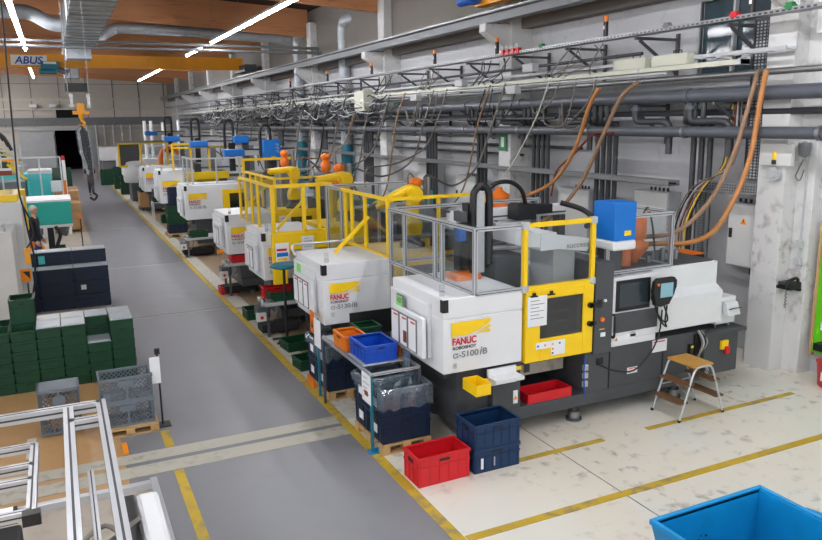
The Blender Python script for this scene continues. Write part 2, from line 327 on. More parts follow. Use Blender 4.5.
# near crane: end carriage on the rail, hook block hanging over the aisle
t = thing('bridge_crane', 'yellow crane end with blue motor on the rail at the picture top', 'crane', (0, 13.8, 6.2))
MB().box(-14, 8.6, -.15, .15, .46, .9).build('girder', 'crane', t)
MB().box(8.6, 8.9, -1.1, .9, -.1, .3).build('end_carriage', 'crane', t, bevel=.01)
MB().cyl((8.45, .75, .08), (8.45, 1.25, .08), .13, 14).cyl((8.45, .6, .08), (8.45, .75, .08), .16, 14).build('drive_motor', 'wblue', t)
MB().box(0.1, .9, -.15, .4, .9, 1.1).build('hoist', 'teal', t)
for x in (.30, .62):
    MB().cyl((x, 0, .46), (x-.02, 0, -2.0), .006, 6).build('hoist_rope', 'steel', t)
t = thing('hook_block', 'orange crane hook block with two white rope wheels over the aisle', 'crane hook', (.45, 13.8, 3.9))
for s in (-1, 1):
    MB().cyl((s*.13-.025, 0, .2), (s*.13+.025, 0, .2), .12, 18).build('rope_wheel', 'paper', t)
    MB().cyl((s*.13-.03, 0, .2), (s*.13+.03, 0, .2), .07, 14).build('wheel_hub', 'dgrey', t)
MB().box(-.06, .06, -.05, .05, .02, .16).box(-.13, .13, -.03, .03, -.02, .04).lathe((0,0,-.1), [(.02,0),(.045,.02),(.045,.1)], 12).build('block_body', 'crane', t)
MB().tube([(0,0,-.08),(0,0,-.12),(.04,0,-.17),(.0,0,-.22),(-.05,0,-.19)], .022, 8).build('hook', 'crane', t)
def chain(pts, r=.012, ll=.055):
    m = MB(); P = [Vector(p) for p in pts]; k = 0
    for a, b in zip(P, P[1:]):
        n = max(1, int((b-a).length/(ll*.72))); d = (b-a).normalized(); u = d.orthogonal().normalized(); v = d.cross(u)
        for i in range(n):
            c = a+(b-a)*(i+.5)/n; s = u if (k+i) % 2 else v
            ring = [c+d*math.cos(t)*ll*.5+s*math.sin(t)*ll*.28 for t in [2*math.pi*q/8 for q in range(9)]]
            m.tube(ring, r*.55, 5, smooth=0)
        k += n
    return m
t = thing('chain_sling', 'steel lifting chains hanging in a bunch from the orange hook', 'chain', (.42, 13.8, 3.6))
for k, (dx, dy, zb) in enumerate(((-.1, .04, -.6), (-.07, -.05, -.72), (-.03, .0, -.85), (.02, .06, -.7), (.05, -.05, -.8), (.09, .02, -.75), (.12, -.04, -.85), (.16, .03, -.8))):
    chain([(0, dy*.3, .08), (dx*.6, dy, 0), (dx*.62+.02, dy, -.35), (dx*.25+.07, dy, zb)], ll=.075, r=.022).build('chain', 'galv' if k % 2 else 'dgrey', t)
chain([(.06, 0, -.7), (.10, 0, -1.0)], ll=.075, r=.022).build('chain', 'dgrey', t)
MB().tube([(.1,0,-.98),(.1,0,-1.04),(.15,0,-1.09),(.1,0,-1.16),(.04,0,-1.11)], .02, 8).build('hook', 'black', t)
t = thing('pendant_cable', 'black crane control cable hanging down at the far left', 'cable', (-.48, 13.4, 6.9))
MB().tube([(0,0,0),(-.05,0,-1.5),(-.1,0,-3.5),(-.11,0,-4.3),(0,0,-4.7),(.02,0,-4.95),(-.1,0,-5.15)], .014, 8).build('cable', 'black', t)
MB().box(-.14,-.06,-.03,.03,-5.4,-5.15).build('control_box', 'crane', t)
# ------------------------------------------------------------------ crane rail, trays and pipes of the right wall
t = thing('crane_rail', 'long steel crane rail girder running along the right wall', 'rail', (8.75, -2, 5.72))
MB().box(-.12,.12,0,71,.0,.02).box(-.012,.012,0,71,.02,.2).box(-.12,.12,0,71,.2,.225).build('girder', 'mgrey', t)
MB().box(-.03,.03,0,71,.225,.27).build('rail_head', 'steel', t)
for i, y in enumerate((7.33, 14.35, 21.25, 28.25, 35.25, 42.2, 49.2, 56.2)):
    o = MB().prism([(8.58, 5.55), (8.58, 5.72), (9.17, 5.72), (9.17, 5.15)], 'y', y-.14, y+.14).build('rail_bracket', 'pillar', bevel=.008)
    tag(o, 'white concrete bracket carrying the crane rail on the %s pillar from the front' % WORDS[i], 'bracket', 'crane rail brackets')
# upper perforated cable tray
t = thing('cable_tray', 'perforated steel cable tray carrying the beacons, uppermost on the right wall', 'cable tray', (8.8, 6.4, 5.0))
m = MB().box(-.1, .1, 0, 60, 0, .006).box(-.1, -.094, 0, 60, 0, .06).box(.094, .1, 0, 60, 0, .06); 
for k in range(300): m.box(-.102, -.1, .1+k*.09, .15+k*.09, .015, .04, 1)
m.build('tray_channel', ['steel', 'slot'], t)
m = MB()
for k in range(5): m.tube([(-.06+k*.03, y, .02+.02*random.random()) for y in range(0, 60, 2)], .008, 6, smooth=0)
m.build('cables', 'black', t)
# cream cable ladder
t = thing('cable_duct', 'cream cable duct running below the perforated tray', 'cable tray', (8.8, 7.6, 4.4))
MB().box(-.09, .09, 0, 55, 0, .07).build('duct_channel', 'cream', t)
for k in range(27): MB().box(-.095, .095, k*2, k*2+.05, -.005, .08).build('joint', 'lgrey', t)
for i, (y, l) in enumerate(((8.6, .75), (9.5, .75), )):
    q = thing('junction_box', 'cream junction box on the cable duct, %s from the right' % WORDS[i], 'junction box', (8.8, y, 4.475), 0)
    MB().box(-.08, .08, 0, l, 0, .17).build('box_body', 'cream', q, bevel=.008); MB().tube([(0,.2,.17),(0,.2,.22),(0,.35,.22),(0,.35,.17)], .008, 6).build('handle', 'black', q)
for i, (y, z) in enumerate(((13.0, 4.2), (15.2, 4.45), (17.6, 4.2), (12.4, 4.6))):
    tag(MB().box(8.55, 8.7, y, y+.35, z, z+.16).build('socket_box', 'lgrey', bevel=.008), 'small pale socket box hung on the cable ducts, %s of four along the wall' % ['second','third','farthest','nearest'][i], 'junction box')
def run(name, x, z, r, y0, y1, m, label, cat='pipe', bands=0):
    t = thing(name, label, cat, (x, y0, z)); MB().cyl((0,0,0), (0,y1-y0,0), r, 14).build('pipe_run', m, t)
    for k in range(int((y1-y0)/2.3)): MB().cyl((0, .6+k*2.3, 0), (0, .66+k*2.3, 0), r*1.18, 14).build('pipe_joint', 'steel' if bands else m, t)
    return t
run('steam_pipe', 8.9, 4.28, .045, 4.5, 60, 'steel', 'thin silver pipe running above the thick dark pipe', bands=1)
run('water_pipe', 8.95, 4.0, .1, 3.5, 60, 'pipe', 'thick dark pipe, upper of the two big grey pipes along the wall')
run('water_pipe', 8.9, 3.46, .085, 3.5, 60, 'pipe', 'thick grey pipe, lower of the two big pipes along the wall', bands=1)
run('water_pipe', 9.2, 3.75, .05, 3.5, 60, 'dpipe', 'thin dark pipe close to the wall between the two big pipes')
run('conduit', 9.5, 3.1, .03, 12, 60, 'dpipe', 'black conduit on the wall below the big pipes')
t = thing('cable_tray', 'grey steel cable tray low on the right wall above the cabinets', 'cable tray', (9.1, 9.1, 2.58))
MB().box(-.12, .12, 0, 30, 0, .01).box(-.12, -.11, 0, 30, 0, .09).box(.11, .12, 0, 30, 0, .09).build('tray_channel', 'steel', t)
m = MB()
for k in range(4): m.tube([(-.08+k*.04, y, .04) for y in range(0, 31, 3)], .012, 6, smooth=0)
m.build('cables', 'black', t)
# triangular brackets
def tri(y, z, i, reach=.95):
    t = thing('pipe_bracket', 'dark steel wall bracket under the %s, %s from the right' % ('beacon tray' if z > 4.6 else 'thick pipes', WORDS[i]), 'bracket', (9.68, y, z), 0, 'steel wall brackets')
    MB().bar((0,0,0), (-reach,0,0), .045).build('arm', 'dgrey', t); MB().bar((0,0,-.55), (-reach*.9,0,-.03), .04).build('brace', 'dgrey', t)
    MB().bar((-.02,0,.1), (-.02,0,-.65), .05).build('wall_plate', 'dgrey', t)
for i, y in enumerate((7.9, 9.75, 11.6, 13.4, 15.3, 17.2, 19.1, 22, 24.2, 26.5)): tri(y, 4.96, i)
for i, y in enumerate((8.05, 9.9, 11.75, 13.5, 15.6, 17.8, 20, 22.4, 24.8, 27.2)): tri(y, 3.88, i)
for k, y in enumerate((29.5, 32.3, 34.6, 37, 39.5, 42, 45)):
    tri(y, 4.96, 12+k); tri(y+.2, 3.88, 12+k)
# beacons and signal units on the beacon tray
for i, y in enumerate((7.5, 10.5, 14.0, 16.9, 21, 25, 29.5)):
    t = thing('warning_beacon', 'black beacon with orange cap on the upper tray, %s from the right' % WORDS[i], 'beacon', (8.74, y, 5.06), 0, 'orange capped beacons')
    MB().cyl((0,0,0), (0,0,.25), .042, 12).build('beacon_body', 'black', t); MB().cyl((0,0,.25), (0,0,.34), .04, 12).build('beacon_lens', 'orange', t)
    MB().box(-.046, -.04, -.02, .02, .12, .18).build('beacon_label', 'paper', t)
for y, c, l in ((7.72, 'red', 'red coupling on the upper tray beside the nearest beacon'), (6.85, 'green', 'green connector at the right end of the upper tray'), (9.0, 'mgrey', 'grey coupling on the upper tray before the window'), (12.3, 'green', 'small green connector on the upper tray')):
    tag(MB().box(8.69, 8.77, y, y+.1, 5.03, 5.12).cyl((8.73, y-.04, 5.07), (8.73, y+.14, 5.07), .02, 10).build('pipe_coupling', c, bevel=.006), l, 'coupling')
for k in range(4):
    tag(MB().box(8.68, 8.76, 13.1+k*.19, 13.2+k*.19, 5.0, 5.12).tube([(8.7, 13.15+k*.19, 5.12), (8.7, 13.18+k*.19, 5.2), (8.7, 13.25+k*.19, 5.14)], .01, 6, m=1).build('red_valve', ['red', 'paper'], bevel=.004), '%s of four small red valves in a row on the upper tray' % ['rightmost','second from the right','third from the right','leftmost'][k], 'valve', 'row of red valves')
tag(MB().box(9.2, 9.41, 6.55, 6.85, 4.75, 5.35).tube([(9.28, 6.7, 5.35), (9.25, 6.7, 5.45), (9.25, 6.6, 5.35)], .01, 6, m=1).build('router_box', ['paper', 'black'], bevel=.03), 'white rounded wireless box at the upper right corner', 'router')
t = thing('cable_ladder', 'pale cable ladder rails with cables just above the cream duct', 'cable tray', (8.95, 7.0, 4.55))
for dx in (-.1, .1): MB().box(dx-.008, dx+.008, 0, 52, 0, .05).build('ladder_rail', 'lgrey', t)
m = MB()
for k in range(150): m.box(-.09, .09, k*.34, k*.34+.03, .0, .015)
for k in range(4): m.tube([(-.07+.045*k, y, .035+.01*random.random()) for y in range(3, 50, 2)], .014, 6, m=1, smooth=0)
m.build('rungs_with_cables', ['lgrey', 'black'], t)['kind'] = 'stuff'
run('conduit', 8.7, 4.36, .022, 9, 55, 'lgrey', 'thin pale conduit clipped under the cream duct')
run('conduit', 8.85, 3.7, .03, 12, 60, 'dpipe', 'black pipe between the thick pipes, nearer the machines')
run('conduit', 9.12, 4.75, .03, 10, 60, 'dpipe', 'black pipe behind the brackets below the beacon tray')
run('conduit', 9.45, 2.9, .03, 14, 60, 'dpipe', 'lower black conduit on the wall below the big pipes')
run('conduit', 9.4, 3.3, .04, 13, 60, 'mgrey', 'grey conduit on the wall just below the big pipes')
# switch boxes hung on the trays
t = thing('switch_box', 'pale green grey switch box hanging from the trays above the machines', 'switch box', (8.6, 21, 4.0))
MB().box(-.15, .15, 0, .75, 0, .6).build('box_body', 'cream', t, bevel=.01); MB().box(-.155,-.15,.1,.2,.3,.34).build('box_label', 'paper', t)
t = thing('exit_sign', 'small green exit sign with white arrow on the pillar', 'sign', (9.1, 19.9, 4.0))
MB().box(-.02, .0, 0, .32, 0, .2).build('sign_panel', 'green', t); MB().box(-.024,-.02,.05,.12,.04,.16).prism([(.17,.1),(.24,.16),(.24,.04)], 'x', -.024, -.02).build('sign_symbol', 'paper', t)
t = thing('exit_sign', 'green escape sign on the white pillar behind the linear robot', 'sign', (9.14, 14.2, 3.0))
MB().box(-.02, .0, 0, .3, 0, .42).build('sign_panel', 'green', t); MB().box(-.024,-.02,.08,.2,.08,.3).build('sign_symbol', 'paper', t)
# dropping pipe groups with bends
def drops(y, n, label, zt=3.86, zb=.2, x=9.32, dy=.17):
    t = thing('pipe_group', label, 'pipe', (x, y, 0), 0)
    for k in range(n):
        MB().tube([(-.35, k*dy-.15, zt+.1), (-.35, k*dy-.15, zt-.16), (-.3, k*dy-.1, zt-.25), (-.1, k*dy-.02, zt-.27), (-.02, k*dy, zt-.35), (0, k*dy, zt-.5), (0, k*dy, zb)], .045, 10).build('drop_pipe', 'dpipe', t)
for y, n, l in ((8.6, 3, 'three dark pipes dropping beside the pale cabinet'), (10.8, 4, 'four dark pipes dropping behind the linear robot'), (12.9, 4, 'four dark pipes dropping beside the escape sign pillar'), (15.4, 3, 'three dark pipes dropping left of the escape sign'), (18, 4, 'four dark pipes dropping above the orange dryers'), (22.5, 5, 'five dark pipes dropping near the first wall duct'), (27, 4, 'four dark pipes dropping between the wall ducts'), (33, 5, 'five dark pipes dropping beyond the wall ducts')):
    drops(y, n, l)
# s-bend branch pipes hanging off the thick pipe
for i, y in enumerate((8.3, 9.5, 11.5, 13.7)):
    t = thing('branch_pipe', 'dark bent branch pipe under the thick pipe, %s from the right' % WORDS[i], 'pipe', (8.9, y, 3.9))
    MB().tube([(0, .35, 0), (0, .35, -.2), (.02, .3, -.27), (.05, .15, -.28), (.07, -.2, -.28), (.1, -.3, -.33), (.12, -.32, -.45), (.12, -.32, -.8)], .055, 10).build('pipe_bend', 'dpipe', t)
    MB().cyl((0, .35, -.1), (0, .35, -.04), .085, 12).build('flange', 'pipe', t)
# perforated vertical tray near pillar and loom of wires
t = thing('cable_riser', 'perforated upper cable riser close to the near pillar', 'cable tray', (9.3, 7.62, 2.75))
m = MB().box(-.02, .0, 0, .25, 0, 2.3).box(-.06, 0, 0, .01, 0, 2.3).box(-.06, 0, .24, .25, 0, 2.3)
for k in range(50):
    for q in range(4): m.box(-.024, -.02, .02+q*.06, .05+q*.06, .03+k*.045, .055+k*.045, 1)
m.build('riser_channel', ['dgrey', 'lgrey'], t)
m = MB().box(-.06, -.04, .0, 1.1, -.2, -.05).box(-.25, -.04, .0, 1.1, -.21, -.2)
for k in range(22):
    for q in range(3): m.box(-.064, -.06, .03+k*.048, .055+k*.048, -.18+q*.04, -.16+q*.04, 1)
m.build('shelf_tray', ['steel', 'slot'], t)
t = thing('cable_riser', 'perforated lower cable riser with hanging coloured wires left of the near cabinet', 'cable tray', (9.3, 8.5, .3))
m = MB().box(-.02, .0, 0, .22, 0, 2.22).box(-.06, 0, 0, .01, 0, 2.22).box(-.06, 0, .21, .22, 0, 2.22)
for k in range(48):
    for q in range(4): m.box(-.024, -.02, .02+q*.05, .045+q*.05, .03+k*.045, .055+k*.045, 1)
m.build('riser_channel', ['mgrey', 'dgrey'], t)
for k, c in enumerate(('black', 'yellow', 'hgrey', 'rust', 'lgrey', 'black', 'hgrey')):
    MB().tube([(-.1-.02*k, -.35-.05*k, 3.6), (-.12-.02*k, -.3-.05*k, 2.7), (-.2, -.05+.04*k, 2.3), (-.25, .2+.05*k, 1.7), (-.2, .25+.06*k, 1.0), (-.2, .25+.06*k, .1)], .012, 6).build('wire', c, t)
# wall cabinets
for (y0, y1, z0, z1, l, n) in ((7.62, 8.22, 1.4, 2.38, 'white wall cabinet with warning triangle beside the near pillar', 'yes'), (9.5, 10.35, 1.15, 2.42, 'white wall cabinet with warning triangle behind the blue gantry box', 'yes'), (11.6, 12.6, 1.1, 2.3, 'white wall cabinet behind the black linear robot', 'yes'), (16, 17, 1.3, 2.3, 'grey wall cabinet above the orange dryers', 'no'), (18.2, 19.3, 1.3, 2.5, 'pale wall cabinet left of the white pillar, behind the yellow guards', 'no')):
    t = thing('wall_cabinet', l, 'cabinet', (9.4, y0, z0)); L = y1-y0; Hh = z1-z0
    MB().box(0, .28, 0, L, 0, Hh).build('cabinet_body', 'lgrey', t, bevel=.006); MB().box(-.02, 0, .02, L-.02, .02, Hh-.02).build('cabinet_door', 'white2', t, bevel=.004)
    MB().box(-.05, -.02, L-.1, L-.06, Hh*.45, Hh*.6).build('door_handle', 'black', t)
    if n == 'yes':
        w = MB().prism([(L*.5-.06, Hh*.68), (L*.5+.06, Hh*.68), (L*.5, Hh*.68+.1)], 'x', -.024, -.02).build('warning_triangle', 'amber', t)
        MB().box(-.027, -.024, L*.5-.008, L*.5+.008, Hh*.68+.025, Hh*.68+.07).build('triangle_bolt', 'black', w)
    for k in range(5): MB().cyl((.14, L*.2+k*.1, Hh), (.14, L*.2+k*.1, Hh+.06), .02, 8).build('cable_gland', 'black', t)
    MB().box(.1, .2, L*.3, L*.4, -.12, 0).build('mounting_foot', 'dgrey', t)
# hoses hanging from the trays
def hose(name, label, pts, r, m, cuff=None):
    o = MB().tube(pts, r, 8, smooth=6)
    o = o.build(name, m); return tag(o, label, 'hose')
hose('hose', 'brown hose curving from the near pillar tray down to the machine', [(8.82, 7.4, 4.3), (8.8, 7.45, 4.0), (8.6, 7.5, 3.2), (8.2, 7.5, 2.55), (7.6, 7.5, 2.15), (7.0, 7.6, 2.1), (6.7, 7.6, 2.05)], .032, 'hose')
hose('hose', 'orange hose looping from the near pillar tray to the dryer', [(8.75, 7.2, 4.3), (8.75, 7.25, 4.0), (8.7, 7.35, 3.0), (8.35, 7.45, 2.2), (7.9, 7.5, 1.98), (7.3, 7.55, 2.0), (6.9, 7.6, 2.0)], .036, 'ohose')
hose('hose', 'orange hose hanging behind the blue gantry box, left one of the middle pair', [(8.6, 10.45, 4.2), (8.6, 10.7, 3.9), (8.6, 11.1, 3.1), (8.5, 11.6, 2.5), (8.0, 11.9, 2.2), (7.4, 11.5, 2.1)], .035, 'ohose')
hose('hose', 'brown hose hanging behind the blue gantry box, right one of the middle pair', [(8.6, 9.5, 4.25), (8.6, 9.9, 4.0), (8.6, 10.3, 3.4), (8.5, 10.7, 2.6), (8.1, 10.8, 2.1), (7.4, 10.4, 1.95)], .035, 'hose')
hose('hose', 'dark red hose below the thick grey pipe', [(8.8, 10.3, 3.42), (8.8, 10.8, 3.4), (8.8, 11.4, 3.0), (8.75, 11.8, 2.7), (8.7, 11.9, 2.2)], .02, 'rust')
hose('hose', 'thin pale hose slanting down from the cable duct', [(8.6, 11.9, 4.4), (8.6, 12.4, 3.6), (8.5, 13.2, 2.6), (8.2, 13.6, 2.2)], .015, 'cream')
rk = random.Random(3)
HL = ['hanging in front of the pale switch box', 'left of the tall white pillar', 'looping over the yellow robot', 'beside the first wall duct', 'beyond the first wall duct', 'next to the second wall duct', 'far along the trays']
for i, (y, c) in enumerate(((13.6, 'hgrey'), (14.2, 'hose'), (16.2, 'hgrey'), (16.9, 'hgrey'), (18.6, 'hose'), (19.6, 'hgrey'), (20.8, 'hgrey'), (22.0, 'hose'), (23.2, 'hgrey'), (24.6, 'black'), (26, 'hgrey'), (27.5, 'hgrey'), (29.5, 'black'), (32, 'hgrey'), (35, 'hgrey'), (38, 'black'))):
    d = 1.2+rk.random()*1.6; e = rk.uniform(.8, 2.4)
    hose('hose', ('brown' if c == 'hose' else 'black' if c == 'black' else 'grey')+' hose sagging from the trays, '+WORDS[i % 12]+(' from the right in the near half' if i < 12 else ' of the far ones'), [(8.71, y, 4.43), (8.45, y+.1, 3.6), (8.3, y+.5, 4.1-d*.9), (8.1-e*.3, y+.3, 3.9-d), (7.6-e*.5, y-.1, 2.6), (7.5-e*.5, y-.2, 2.2)], rk.uniform(.018, .03), c)
# loose looms between the trays
for i in range(12):
    y = 11+i*3.0; m = MB()
    for k in range(6):
        y0 = y+rk.uniform(-.6, .6); m.tube([(8.7, y0, 4.95), (8.65, y0+rk.uniform(-.3,.3), 4.7), (8.68, y0+rk.uniform(0,.8), 4.5), (8.75, y0+rk.uniform(.2,.9), 4.42)], .011, 6)
    for k in range(4):
        y0 = y+rk.uniform(-.9, .9); m.tube([(8.7, y0, 4.4), (8.62, y0+.2, rk.uniform(3.6,4.0)), (8.66, y0+rk.uniform(.4,1.1), rk.uniform(3.5,3.8)), (8.8, y0+1.1, 4.0)], .014, 6)
    tag(m.build('cable_loom', 'black' if i % 2 else 'hgrey'), 'loom of %s cables between the wall trays, %s from the right' % ('black' if i % 2 else 'grey', WORDS[i]), 'cables', 'cable looms between the trays')
for i in range(9):
    y = 20+i*3.2; m = MB()
    for k in range(16):
        y0 = y+rk.uniform(-1.4, 1.4); z0 = rk.uniform(3.9, 4.5); m.tube([(8.6+rk.uniform(-.1,.15), y0, z0), (8.5, y0+rk.uniform(.2,.8), z0-rk.uniform(.05,.3)), (8.5+rk.uniform(-.2,.2), y0+rk.uniform(.8,1.5), z0-rk.uniform(-.1,.3)), (8.65, y0+2.0, rk.uniform(3.8,4.4))], rk.uniform(.01,.02), 6, m=k % 3)
    tag(m.build('cable_loom', ['lgrey', 'black', 'dgrey']), 'tangled loom of mixed pale and black hoses along the far trays, %s from the right' % WORDS[i], 'cables', 'tangled looms of the far trays')
# small things on the near pillars
t = thing('alarm_bell', 'round grey alarm bell with yellow beacon on the near pillar', 'bell', (9.16, 7.25, 3.0))
MB().cyl((-.07, 0, -.12), (0, 0, -.12), .1, 18).cyl((-.09, 0, -.12), (-.07, 0, -.12), .05, 14).build('bell', 'lgrey', t)
MB().cyl((-.05, 0, .08), (-.05, 0, .2), .035, 12).build('beacon_lens', 'yellow', t); MB().cyl((-.05, 0, .02), (-.05, 0, .08), .04, 12).build('beacon_body', 'black', t)
t = thing('conduit_line', 'thin conduit with socket boxes running down the near pillar', 'conduit', (9.41, 6.95, 1.5))
MB().cyl((-.015,0,.1), (-.015,0,1.75), .012, 8).build('conduit', 'lgrey', t)
for z in (.35, .1): MB().box(-.05, 0, -.05, .05, z, z+.1).build('socket_box', 'lgrey', t, bevel=.005)
MB().lathe((-.1, 0, 1.62), [(.02, 0), (.07, .03), (.08, .12), (.08, .2)], 14).build('junction', 'mgrey', t)
MB().tube([(-.1,.0,1.6),(-.12,.05,1.45),(-.1,.1,1.35),(-.1,.03,1.3),(-.1,-.02,1.45)], .01, 6).build('cable_loop', 'hgrey', t)
tag(MB().box(9.3, 9.45, 7.0, 7.11, 3.05, 3.35).box(9.1, 9.17, 6.98, 7.5, 3.0, 3.3).build('wall_box', 'white2', bevel=.006), 'white flat box at the top of the near pillar behind the bell', 'box')
t = thing('telephone', 'black desk telephone on a bracket on the near pillar', 'telephone', (9.17, 6.98, 1.28))
MB().prism([(-.0, -.02), (.24, -.02), (.24, .08), (.0, .02)], 'y', -.1, .12).build('phone_base', 'black', t, bevel=.006)
MB().tube([(-.03, -.07, .03), (-.03, -.07, .09), (.03, -.07, .12), (.14, -.07, .14), (.19, -.07, .12), (.2, -.07, .07)], .022, 8).build('handset', 'rubber', t)
MB().box(.02, .2, -.02, .11, .04, .075).build('keypad', 'dgrey', t); MB().box(.2, .3, -.1, .12, -.05, -.02).build('bracket_shelf', 'black', t)
MB().tube([(-.03+.012*math.cos(k*1.3), -.07+.012*math.sin(k*1.3), .02-k*.01) for k in range(30)], .005, 5, smooth=2).build('coiled_cord', 'black', t)
# green equipment board at the far right
t = thing('tool_board', 'bright green board with wooden edge at the right border', 'board', (9.55, 6.62, .35))
MB().box(0, .03, -1.1, .1, 0, 1.7).build('board_panel', 'lime', t); MB().box(-.02, .05, .1, .14, -.05, 1.9).build('board_edge', 'wood', t)
for z in (.35, .75, 1.1): MB().box(-.01, 0, -.9, 0, z, z+.12).build('board_strip', 'paper', t)
MB().box(-.2, 0, -.7, -.05, .1, .2).build('board_shelf', 'black', t); MB().box(-.12, 0, -.6, -.2, 1.2, 1.5).build('board_box', 'dgrey', t)
t = thing('red_bucket', 'red round bucket on the floor under the green board', 'bucket', (9.35, 6.25, 0))
MB().lathe((0,0,0), [(.12,0),(.17,.02),(.2,.34),(.215,.36)], 20).build('bucket_body', 'red', t); MB().lathe((0,0,.36), [(.2,0),(.15,.04)], 20).build('bucket_lid', 'red', t); MB().box(-.2,-.17,-.07,.03,.12,.24).build('bucket_label','paper',t)
# ------------------------------------------------------------------ machines
def prof(mb, p, q, w=.045, m=0, ms=1):
    """square slotted aluminium profile"""
    mb.bar(p, q, w, w, m); P = Vector(p); Q = Vector(q); d = (Q-P).normalized()
    u = Vector((0,0,1)) if abs(d.z) < .9 else Vector((0,1,0)); a = d.cross(u).normalized(); b = a.cross(d)
    for v in (a, -a, b, -b):
        mb.bar(P+v*w*.485, Q+v*w*.485, *((w*.06, w*.2) if abs(v.dot(a)) > .5 else (w*.2, w*.06)), ms)
POSTS = set()
def guard_side(t, name_p, p, q, z0, z1, fr=(0, 1), m='alu', panel='glass', w=.045, rails=(0, 1), lab=None, slots=True):
    """one fence side: posts at fractions, top / bottom rails, clear panel"""
    p = Vector((p[0], p[1], 0)); q = Vector((q[0], q[1], 0)); Z = lambda z: Vector((0,0,z))
    add = (lambda mb, a, b: prof(mb, a, b, w)) if slots else (lambda mb, a, b: mb.bar(a, b, w, w))
    for f in fr:
        c = p+(q-p)*f; key = (t.name, round(c.x, 2), round(c.y, 2), round(z0, 1))
        if key in POSTS: continue
        POSTS.add(key); mb = MB(); add(mb, c+Z(z0), c+Z(z1)); o = mb.build('guard_post', [m, 'slot' if m == 'alu' else m], t)
    for r in rails:
        mb = MB(); z = z0+(z1-z0)*r; add(mb, p+Z(z), q+Z(z)); mb.build('guard_rail', [m, 'slot' if m == 'alu' else m], t)
    if panel:
        MB().bar(p+Z((z0+z1)/2), q+Z((z0+z1)/2), .006, z1-z0-.04).build('clear_panel', panel, t)
def brace(t, p, q, m='yellow', w=.045): MB().bar(p, q, w).build('guard_brace', m, t)
def sheet(t, name, x, y, z, w, h, m='paper', face='-y', lines=4):
    """paper sheet with a few printed lines"""
    o = (MB().box(0, w, -.004, 0, 0, h) if face == '-y' else MB().box(-.004, 0, -w, 0, 0, h)).build(name, m, t, (x, y, z))
    if lines:
        l = MB()
        for k in range(lines):
            z0 = h*(.85-.7*k/max(1, lines)); a = w*.15; b = w*(.85 if k % 2 else .6)
            if face == '-y': l.box(a, b, -.005, -.004, z0-.004, z0+.004)
            else: l.box(-.005, -.004, -b, -a, z0-.004, z0+.004)
        l.build('printed_lines', 'txt', o)
    return o
def fanuc_label(t, x, z, s, model, y=-.012, full=True):
    """yellow flag, maker's name, machine name, model"""
    f = MB().prism([(0, .03), (.16, .03), (.28, .07), (.38, .12), (.38, .15), (0, .15)], 'y', y-.002, y)
    f.prism([(.2, .03), (.38, .03), (.38, .055)], 'y', y-.002, y).prism([(.26, .045), (.38, .07), (.38, .1)], 'y', y-.002, y)
    f.v = [(a*s, b, c*s) for a, b, c in f.v]
    o = f.build('yellow_flag', 'yellow', t, (x, 0, z))
    text('FANUC', 'maker_name', t, (x+.005*s, y-.002, z-.05*s), .235*s, .065*s, 'red', bold=.035)
    text('ROBOSHOT', 'machine_name', t, (x+.008*s, y-.002, z-.09*s), .23*s, .028*s, 'txtb', bold=.03)
    text('α-S'+model[0], 'model_name', t, (x+.01*s, y-.002, z-.165*s), .25*s, .055*s, 'txt')
    text('i', 'model_letter', t, (x+.275*s, y-.002, z-.165*s), .022*s, .07*s, 'txtb', shear=.3); text('B', 'model_letter', t, (x+.305*s, y-.002, z-.165*s), .045*s, .055*s, 'txt')
    if full:
        b = MB().box(0, .045, -.001, 0, 0, .003).box(0, .045, -.001, 0, .047, .05).box(0, .003, -.001, 0, 0, .05).box(.042, .045, -.001, 0, 0, .05); b.build('small_emblem', 'txt', t, (x+.01*s, y, z-.25*s))
        text('S', 'emblem_letter', t, (x+.022*s, y-.001, z-.24*s), .02, .03, 'txt')
def bench_light(t, x, y, z):
    o = MB().cyl((x,y,z),(x,y,z+.05),.03,12).build('signal_lamp', 'lgrey', t); MB().cyl((x,y,z+.05),(x,y,z+.13),.028,12).build('signal_lens', 'glass', t)
def clamp(t, L=1.04, D=1.35, z0=.93, zs=1.56, z1=1.79, tall=False, x0=0):
    MB().box(x0, L, 0, D, z0, zs-.004 if not tall else z1).build('clamp_cover', 'white', t, bevel=.012)
    if not tall:
        MB().box(x0, L, .0, D, zs, z1).box(x0+.01,L-.01,.01,D-.01,zs-.01,zs+.01).build('clamp_lid', 'white', t, bevel=.012)
    MB().box(-.05+x0, x0, .28, D-.05, z0+.12, z1-.1).build('end_cover', 'white', t, bevel=.01)
    MB().box(x0-.012, x0+.06, -.012, .05, z1-.15, z1-.01).build('corner_grip', 'black', t)
    bench_light(t, .12, .16, z1)
def base(t, L=4.62, D=1.3, feet=True, recess=True):
    m = MB().box(.28, 1.02, .12, D, .36, .93).box(.18, 2.0, .25, D, .78, .93)
    m.build('base_frame', 'dgrey', t, bevel=.006)
    MB().box(.28, L-.62, .02, D, .2, .36).build('base_beam', 'dgrey', t, bevel=.006)
    MB().box(.7, 1.08, .02, .5, .36, .9).build('base_front_panel', 'dgrey', t, bevel=.006)
    MB().box(1.0, 2.06, .95, 1.0, .36, .92).build('recess_back', 'black', t)
    MB().box(2.02, 4.05, .03, D, .2, .9).build('base_cabinet', 'dgrey', t, bevel=.008)
    for x in (2.4, 3.28): MB().box(x, x+.012, .02, .03, .32, .86).build('panel_gap', 'black', t)
    if feet:
        for x, y in ((.55, .3), (.55, D-.15), (1.95, .12), (1.95, D-.15), (3.6, .12), (3.6, D-.15)):
            MB().cyl((x,y,.0),(x,y,.03),.1,16).cyl((x,y,.03),(x,y,.12),.075,16,m=1).cyl((x,y,.12),(x,y,.2),.04,12).build('levelling_foot', ['dgrey','steel'], t)
